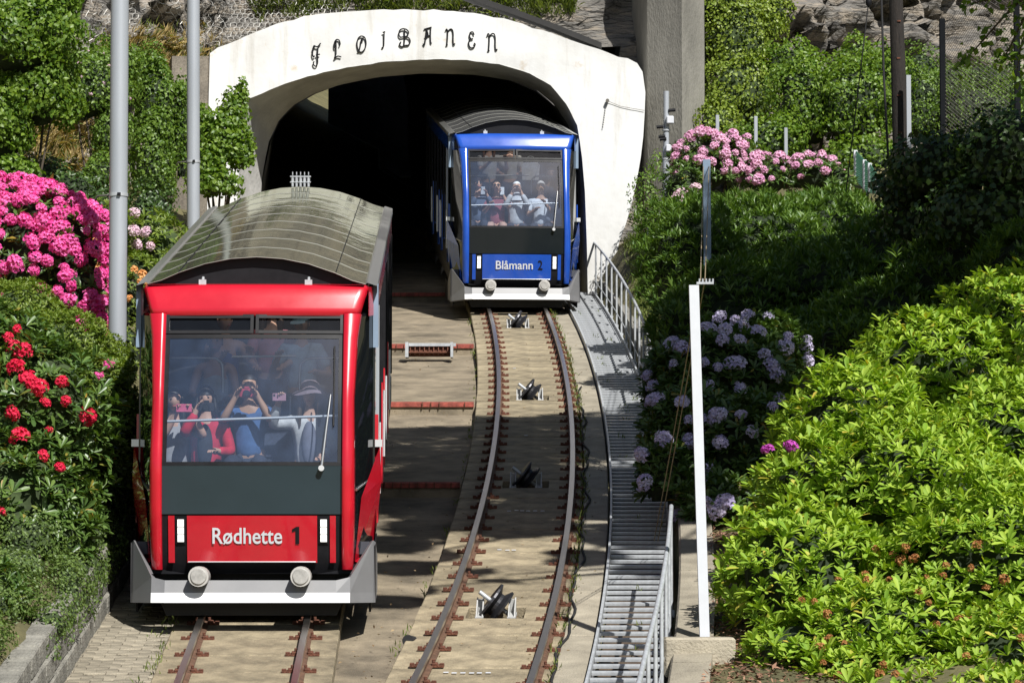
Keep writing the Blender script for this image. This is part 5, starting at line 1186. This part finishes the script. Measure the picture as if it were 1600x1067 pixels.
# wooden pole with its stay and side post
a = at(1397, -80, 47); b_ = at(1409, 260, 47); wp = empty('wooden_pole', b_-Vector((0,0,.6)), 0, 'dark weathered wooden pole in front of the maple thicket', 'pole'); O = wp.location.copy()
MB().tube([b_-Vector((0,0,.6))-O, b_.lerp(a,.5)-O, a-O, a+(a-b_)*.3-O], [.118,.108,.095,.09], 18).build('shaft', M_wood, wp)
for k in range(5): c = b_.lerp(a, .15+.17*k)-O+Vector((random.uniform(-.04,.04),-.108,0)); MB().box(c, (.05,.02,.02)).build('step_iron', M_rust, wp)
a = at(1419, 118, 46.7); b_ = at(1421, 250, 46.7); tag(MB().box((a+b_)/2, (.065,.05,(a-b_).length)).build('side_post', M_alu), 'slim grey steel post against the right side of the wooden pole', 'post')
mb = MB(); mb.tube([at(1376,-40,46), at(1381,120,46), at(1388,250,46)], .018, 6); tag(mb.build('stay_cable', M_rubber), 'thick black stay cable hanging left of the wooden pole', 'cable')
sw = empty('insulated_wire', at(1322,300,45), 0, 'thin black wire with an egg-shaped insulator, slanting down to the hedge', 'wire'); O = sw.location.copy()
MB().tube([at(1360,-60,45)-O, at(1357,5,45)-O, at(1322,300,45)-O], .009, 5).build('strand', M_rubber, sw)
c = at(1357.5,4,45)-O; MB().tube([c+Vector((0,0,-.07)), c+Vector((0,0,-.03)), c+Vector((0,0,.04)), c+Vector((0,0,.08))], [.02,.045,.045,.02], 10).build('insulator', M_black, sw)

# ================================================================ PEOPLE
def skin_mesh(vs, es, rs, sub=1):
    me = bpy.data.meshes.new('skin'); me.from_pydata([tuple(v) for v in vs], es, []); o = bpy.data.objects.new('skin', me); COL.objects.link(o)
    o.modifiers.new('s', 'SKIN'); sk = me.skin_vertices[0].data
    for i, r in enumerate(rs): sk[i].radius = (r if isinstance(r, tuple) else (r, r)); sk[i].use_root = (i == 0)
    sb = o.modifiers.new('u', 'SUBSURF'); sb.levels = sub; sb.render_levels = sub
    dg = bpy.context.evaluated_depsgraph_get(); dg.update(); m2 = bpy.data.meshes.new_from_object(o.evaluated_get(dg)); bpy.data.objects.remove(o); bpy.data.meshes.remove(me)
    V = [v.co.copy() for v in m2.vertices]; Fs = [tuple(p.vertices) for p in m2.polygons]; bpy.data.meshes.remove(m2); return V, Fs
SK = {'light': mat('skin_light', (.62,.36,.25), .55), 'tan': mat('skin_tan', (.48,.27,.17), .55), 'dark': mat('skin_dark', (.30,.16,.10), .55)}
M_eye = mat('eye_dark', (.02,.015,.012), .3); M_lip = mat('lip', (.45,.12,.10), .5)
def cloth(c): return mat('cloth_%d_%d_%d' % tuple(int(x*100) for x in c), c, .85, var=.22, scale=14)
def hairm(c): return mat('hair_%d_%d_%d' % tuple(int(x*100) for x in c), c, .5, var=.4, scale=25, stretch=(4,4,.6))
def sphere(fn, nu=16, nv=12):
    vs = []; fs = []
    for j in range(nv+1):
        for i in range(nu):
            t = math.pi*j/nv; a = 2*math.pi*i/nu; vs.append(fn(Vector((math.sin(t)*math.sin(a), -math.sin(t)*math.cos(a), math.cos(t)))))
    for j in range(nv):
        for i in range(nu): fs.append((j*nu+i, j*nu+(i+1)%nu, (j+1)*nu+(i+1)%nu, (j+1)*nu+i))
    return vs, fs
def headfn(d):
    x, y, z = d.x*.074, d.y*.092, d.z*.115
    if d.z < 0: x *= 1+.28*d.z; y *= 1+.12*d.z
    if d.y < -.5: y -= .022*math.exp(-((d.x/.16)**2+((d.z+.12)/.2)**2)); y += .012*math.exp(-(((abs(d.x)-.38)/.16)**2+((d.z-.1)/.13)**2)); y -= .006*math.exp(-((d.x/.25)**2+((d.z+.5)/.12)**2))
    return Vector((x, y, z))
def person(label, head, skin='light', shirt=(.1,.1,.12), hair='short', hairc=(.012,.009,.008), hands=(None, None), seated=True, sleeve='long', hat=None, hatc=(.3,.25,.25), glasses=False, legs=(.03,.03,.045), yaw=0.0, nod=0.0, turn=0.0, inner=None, group=None, wide=1.0):
    drop = .80; O = Vector(head) - Vector((0,0,drop)); root = empty('person', O, yaw, label, 'person', group); H = Vector((0,0,drop))
    def B(x, y, z): return H + Vector((x*wide, y, z))
    sh = {-1: B(-.165,.045,-.255), 1: B(.165,.045,-.255)}
    sp = [B(0,.05,-.74), B(0,.055,-.56), B(0,.05,-.40), B(0,.045,-.27), B(0,.03,-.17), B(0,.012,-.06)]
    vs = list(sp); rs = [(.155,.115),(.135,.105),(.15,.11),(.12,.085),.054,.052]; es = [(i, i+1) for i in range(5)]
    arm = {}
    for s in (-1, 1):
        h = hands[0 if s < 0 else 1]; h = B(s*.13,-.30,-.60) if h is None else H + Vector(h); S0 = sh[s]; d = h-S0
        if d.length > .56: h = S0 + d.normalized()*.56; d = h-S0
        bd = Vector((s*.55,.25,-1)); bd -= d.normalized()*bd.dot(d.normalized()); bd.normalize()
        e = S0 + d*.5 + bd*math.sqrt(max(.0004, .285**2-(d.length/2)**2)); arm[s] = (S0, e, h)
        b = len(vs); w = h - (h-e).normalized()*.05; vs += [S0, S0.lerp(e, .5), e, e.lerp(w, .5), w, h, h+(h-e).normalized()*.04]; rs += [.062,.050,.042,.040,.028,(.040,.024),(.032,.018)]
        es += [(3, b)] + [(b+i, b+i+1) for i in range(6)]
    legp = {}
    for s in (-1, 1):
        hp = B(s*.09,.03,-.78)
        k, a, t = (B(s*.12,-.40,-.74), B(s*.12,-.38,-1.16), B(s*.13,-.56,-1.20)) if seated else (B(s*.1,0,-1.18), B(s*.1,.03,-1.58), B(s*.11,-.14,-1.64))
        b = len(vs); vs += [hp, hp.lerp(k, .5), k, k.lerp(a, .45), a, t]; rs += [.095,.085,.062,.06,.042,.035]; es += [(0, b)] + [(b+i, b+i+1) for i in range(5)]; legp[s] = (hp, k, a)
    V, Fs = skin_mesh(vs, es, rs)
    mb = MB(); mb.add(V, Fs, 0, True)
    hm = Matrix.Translation(H) @ Matrix.Rotation(turn, 4, 'Z') @ Matrix.Rotation(nod, 4, 'X'); hv, hf = sphere(headfn); mb.add([hm @ v for v in hv], hf, 0, True)
    for s in (-1, 1):
        ev, ef = sphere(lambda d, s=s: hm @ (Vector((s*.029, -.081, .012)) + Vector((d.x*.013, d.y*.006, d.z*.007))), 8, 6); mb.add(ev, ef, 1, True)
        bv = [hm @ Vector((s*.03+dx*.018, -.088, .032+dz*.003)) for dx, dz in ((-1,-1),(1,-1),(1,1),(-1,1))]; mb.add(bv, [(0,1,2,3)], 1)
        ev, ef = sphere(lambda d, s=s: hm @ (Vector((s*.075, .008, -.005)) + Vector((d.x*.010, d.y*.018, d.z*.028))), 8, 6); mb.add(ev, ef, 0, True)
        S0, e, h = arm[s]; fd = (h-e).normalized(); up = Vector((0,0,1)) - fd*fd.z; up = up.normalized() if up.length > .1 else Vector((0,-1,0)); sd = fd.cross(up).normalized()
        for k, (o, ln) in enumerate(((-.027,.062),(-.009,.072),(.009,.068),(.027,.052))):      # fingers curl forward round what is held
            p0 = h + fd*.03 + sd*o; q1 = p0 + fd*ln*.45 + Vector((0,-.012,0)); q2 = q1 + fd*ln*.25 + Vector((0,-.02,-.008)); q3 = q2 + Vector((0,-.016,-.014)) + fd*.004
            mb.tube([p0, q1, q2, q3], [.0095,.009,.008,.006], 6)
        th = h - fd*.005 - sd*.034*s; mb.tube([h - fd*.015 - sd*.012*s, th - sd*.01*s + fd*.02, th - sd*.012*s + fd*.048 + Vector((0,-.012,0))], [.012,.0105,.008], 6)
    lv, lf = sphere(lambda d: hm @ (Vector((0, -.083, -.058)) + Vector((d.x*.022, d.y*.008, d.z*.007))), 8, 6); mb.add(lv, lf, 2, True)
    mb.build('body', [SK[skin], M_eye, M_lip], root)
    # clothing over the same skeleton
    vs2 = list(sp[:4]); rs2 = [(.175,.135),(.155,.125),(.17,.13),(.135,.10)]; es2 = [(0,1),(1,2),(2,3)]
    if sleeve != 'none':
        for s in (-1, 1):
            S0, e, h = arm[s]; b = len(vs2)
            if sleeve == 'long': vs2 += [S0, S0.lerp(e,.5), e, e.lerp(h,.5), h-(h-e).normalized()*.055]; rs2 += [.078,.066,.058,.054,.044]; k = 4
            else: vs2 += [S0, S0.lerp(e,.55), S0.lerp(e,.75)]; rs2 += [.080,.068,.066]; k = 2
            es2 += [(3, b)] + [(b+i, b+i+1) for i in range(k)]
    V, Fs = skin_mesh(vs2, es2, rs2); MB().add(V, Fs, 0, True).build('top', cloth(shirt), root)
    if inner:
        V, Fs = sphere(lambda d: B(d.x*.075, -.075+d.y*.065, -.47+d.z*.22)); MB().add(V, Fs, 0, True).build('undershirt', cloth(inner), root)
    V, Fs = skin_mesh([sp[0]+Vector((0,0,.03))] + [p for s in (-1, 1) for p in (legp[s][0], legp[s][0].lerp(legp[s][1],.5), legp[s][1], legp[s][1].lerp(legp[s][2],.5), legp[s][2])], [(0,1),(1,2),(2,3),(3,4),(4,5),(0,6),(6,7),(7,8),(8,9),(9,10)], [(.17,.13),.11,.10,.076,.072,.06,.11,.10,.076,.072,.06])
    MB().add(V, Fs, 0, True).build('trousers', cloth(legs), root)
    if hair != 'bald':
        mh = MB(); hv, hf = sphere(lambda d: Vector((d.x*.083, .008+d.y*.10, .006+d.z*.122)) * (1+.05*noise.noise(d*4)), 20, 14); keep = []
        lim = .42 if hair in ('short','grey') else .5
        def face_cut(c): return c.y < -.028 and c.z < (.062 if hair != 'fringe' else .045) and not (hair in ('long','fringe') and abs(c.x) > .066)
        for f in hf:
            c = sum((hv[i] for i in f), Vector())/4
            if face_cut(c): continue
            if hair in ('short','grey') and c.z < -.03: continue
            keep.append(f)
        mh.add([hm @ v for v in hv], keep, 0, True)
        if hair in ('long', 'fringe'):
            ln = .30 if hair == 'long' else .16
            rings = []
            for t in np.linspace(0, 1, 6): rings.append([H + Vector((math.sin(a)*(.086+.025*t), .015 - math.cos(a)*(-.085), .0-ln*t)) + Vector((0, .02*t, 0)) for a in np.linspace(-1.75, 1.75, 13)])
            mh.loft(rings)
            for s in (-1, 1): mh.tube([H+Vector((s*.078,-.02,.03)), H+Vector((s*.092,-.03,-.08)), H+Vector((s*.098,-.045,-.17)), H+Vector((s*.09,-.06,-ln))], [.02,.026,.026,.008], 7)
        if hair == 'scarf':
            rings = [[H + Vector((math.sin(a)*(.09+.05*t), .01+math.cos(a)*(.095+.03*t)*(1 if math.cos(a) > 0 else .7), -.06-.18*t)) for a in np.linspace(0, 2*math.pi, 17)] for t in np.linspace(0, 1, 5)]; mh.loft(rings)
        mh.build('hair' if hair != 'scarf' else 'headscarf', hairm(hairc) if hair != 'scarf' else cloth(hairc), root)
    if hat == 'sun':
        rings = []
        for r, z in ((.005,.155),(.05,.15),(.085,.12),(.098,.07),(.10,.055),(.14,.04),(.175,.01),(.178,.006)): rings.append([hm @ Vector((math.sin(a)*r, .01-math.cos(a)*r, z+(.012*math.sin(3*a) if r > .12 else 0))) for a in np.linspace(0, 2*math.pi, 25)])
        MB().loft(rings).build('sun_hat', cloth(hatc), root)
    if hat == 'cap':
        rings = [[hm @ Vector((math.sin(a)*r, .008-math.cos(a)*r*1.15, z)) for a in np.linspace(0, 2*math.pi, 21)] for r, z in ((.005,.142),(.05,.135),(.08,.105),(.09,.06),(.09,.045))]
        c = MB(); c.loft(rings); vv = [hm @ Vector((math.sin(a)*.075, -.085-math.cos(a)*.0, .05)) for a in np.linspace(-1.4, 1.4, 9)]; v2 = [hm @ Vector((math.sin(a)*.085, -.085-math.cos(a)*.085, .035)) for a in np.linspace(-1.4, 1.4, 9)]; c.loft([vv, v2]); c.build('cap', cloth(hatc), root)
    if glasses:
        g = MB()
        for s in (-1, 1):
            gv, gf = sphere(lambda d, s=s: hm @ (Vector((s*.031,-.094,.012)) + Vector((d.x*.026, d.y*.006, d.z*.019))), 10, 6); g.add(gv, gf, 0, True); g.tube([hm @ Vector((s*.056,-.088,.018)), hm @ Vector((s*.078,.0,.016))], .003, 5)
        g.tube([hm @ Vector((-.01,-.1,.015)), hm @ Vector((.01,-.1,.015))], .003, 5); g.build('sunglasses', M_blackgl, root)
    return root, O + H
def phone(c, label, col, w=.15, h=.078, rz=0, back=None):
    r = empty('phone', c, rz, label, 'phone'); MB().box((0,0,0), (w,.011,h), bev=.004).build('case', cloth(col), r); MB().box((-w*.36,-.0065,h*.25), (w*.13,.003,h*.3)).build('lens', M_blackgl, r); return r
def camera_(c, label, col):
    r = empty('hand_camera', c, 0, label, 'camera'); MB().box((0,0,0), (.14,.05,.085), bev=.01).build('body', cloth(col), r); MB().box((0,0,.052), (.05,.045,.025), bev=.006).build('prism', cloth(col), r)
    b = MB(); b.tube([(0,-.02,-.005), (0,-.075,-.005)], [.036,.034], 14); lo = b.build('lens', M_black, r); MB().tube([(0,-.075,-.005), (0,-.078,-.005)], .026, 12).build('glass', M_blackgl, lo); return r
YR = 30.95
def hp(px, py, Y): return at(px, py, Y)
G1 = 'passengers in the red car'; G2 = 'passengers in the blue car'
_, h = person('long-haired woman holding up a pink phone at the left of the red windscreen', hp(272,625,YR), 'light', (.42,.40,.40), 'long', hands=((.06,-.27,-.12),(.19,-.27,-.12)), sleeve='short', legs=(.10,.09,.10), nod=.05, turn=.15, group=G1)
phone(h+Vector((.13,-.33,-.095)), 'pink phone held by the long-haired woman in the red car', (.72,.12,.22))
_, h = person('woman in an open red jacket behind a black camera in the red car', hp(322,622,YR-.05), 'light', (.62,.02,.05), 'fringe', hands=((-.05,-.24,-.10),(.11,-.26,-.52)), inner=(.03,.03,.035), legs=(.02,.02,.025), nod=.1, group=G1)
camera_(h+Vector((.03,-.26,-.10)), 'black camera raised to the face of the red-jacketed woman', (.02,.02,.022))
_, h = person('man in a blue shirt photographing with a red camera in the red car', hp(389,603,YR), 'tan', (.07,.14,.30), 'short', hands=((-.09,-.26,-.09),(.09,-.26,-.09)), sleeve='short', legs=(.025,.03,.05), group=G1, wide=1.12)
camera_(h+Vector((0,-.25,-.085)), 'red camera held up by the man in the blue shirt', (.45,.04,.07))
_, h = person('woman in a floppy sun hat and white jacket with her arm stretched out', hp(484,618,YR), 'light', (.62,.60,.58), 'long', (.06,.035,.02), hands=((-.27,-.30,-.05),None), hat='sun', hatc=(.20,.15,.17), inner=(.16,.16,.20), legs=(.16,.16,.2), turn=-.15, group=G1)
phone(h+Vector((-.27,-.36,-.035)), 'patterned pink phone at the end of the stretched out arm', (.42,.22,.28), .13, .075)
person('dark-haired man in a grey tank top standing behind the red-jacketed woman', hp(336,535,32.2), 'dark', (.22,.25,.28), 'short', seated=False, sleeve='none', group=G1)
person('woman in a blue tank top seen through the opening above the red windscreen', hp(351,500,32.4), 'light', (.03,.05,.22), 'short', (.05,.03,.02), hands=((.02,-.25,-.36),(.27,-.2,-.32)), seated=False, sleeve='none', turn=.7, group=G1)
person('woman in a pink striped top standing in the middle of the red car', hp(425,484,32.4), 'light', (.62,.22,.26), 'long', (.05,.025,.015), seated=False, sleeve='short', group=G1)
person('man in a pale blue cap and shirt leaning on the rail in the red car', hp(471,506,32.3), 'tan', (.36,.50,.62), 'short', hands=((-.20,-.28,-.33),(.15,-.2,-.5)), seated=False, sleeve='short', hat='cap', hatc=(.40,.58,.66), nod=.3, turn=-.3, group=G1)
YB = 57.3
_, h = person('bald man in sunglasses at the left of the blue windscreen', hp(747,287,YB), 'light', (.10,.13,.2), 'bald', glasses=True, hands=((.0,-.27,-.22),(.14,-.27,-.20)), group=G2, turn=.2)
phone(h+Vector((.09,-.34,-.17)), 'pale phone held by the bald man in the blue car', (.5,.52,.56), .075, .14)
_, h = person('woman in sunglasses and a short dress holding up a white phone', hp(776,291,YB), 'light', (.30,.08,.10), 'short', (.2,.12,.06), glasses=True, hands=((-.1,-.3,-.35),(.10,-.28,-.17)), sleeve='short', legs=(.55,.33,.25), group=G2)
phone(h+Vector((.10,-.34,-.13)), 'white phone beside the woman in sunglasses in the blue car', (.75,.76,.78), .075, .14)
person('person in a white headscarf in the middle of the blue windscreen', hp(807,293,YB), 'light', (.55,.55,.56), 'scarf', (.72,.73,.76), hands=((-.06,-.26,-.1),(.07,-.26,-.1)), group=G2)
person('grey-haired man in a white shirt in the blue car', hp(845,293,YB), 'tan', (.68,.70,.74), 'grey', (.35,.34,.33), hands=((-.08,-.26,-.42),(.06,-.27,-.3)), sleeve='short', group=G2, wide=1.12)
person('person at the right of the blue windscreen, half behind the wiper', hp(875,298,YB), 'tan', (.12,.13,.16), 'short', (.05,.03,.02), hands=(None,(.05,-.25,-.1)), group=G2)
person('red-faced passenger in the second row of the blue car', hp(861,272,58.4), 'tan', (.05,.06,.10), 'short', (.03,.02,.02), seated=False, group=G2)
person('long-haired woman behind the opening above the blue windscreen', hp(764,226,58.6), 'light', (.62,.60,.58), 'long', (.16,.06,.02), hands=((.02,-.25,-.35),(.3,-.2,-.28)), seated=False, sleeve='short', group=G2)
person('person in pale clothes with a light bag standing in the blue car', hp(797,226,58.7), 'light', (.55,.52,.46), 'short', (.08,.05,.03), seated=False, sleeve='short', group=G2)
bg_ = empty('shopping_bag', at(829,268,58.3), 0, 'white shopping bag hanging behind the grey-haired man in the blue car', 'bag'); mb = MB(); mb.prism([Vector((-.15,0,-.16)), Vector((.15,0,-.16)), Vector((.17,0,.12)), Vector((.13,0,.17)), Vector((-.12,0,.16)), Vector((-.17,0,.12))], (0,.1,0)); mb.build('sack', cloth((.75,.75,.76)), bg_); MB().tube(catmull([(-.09,.05,.16),(-.05,.05,.27),(.05,.05,.27),(.09,.05,.16)], 5), .006, 5).build('handle', cloth((.75,.75,.76)), bg_)
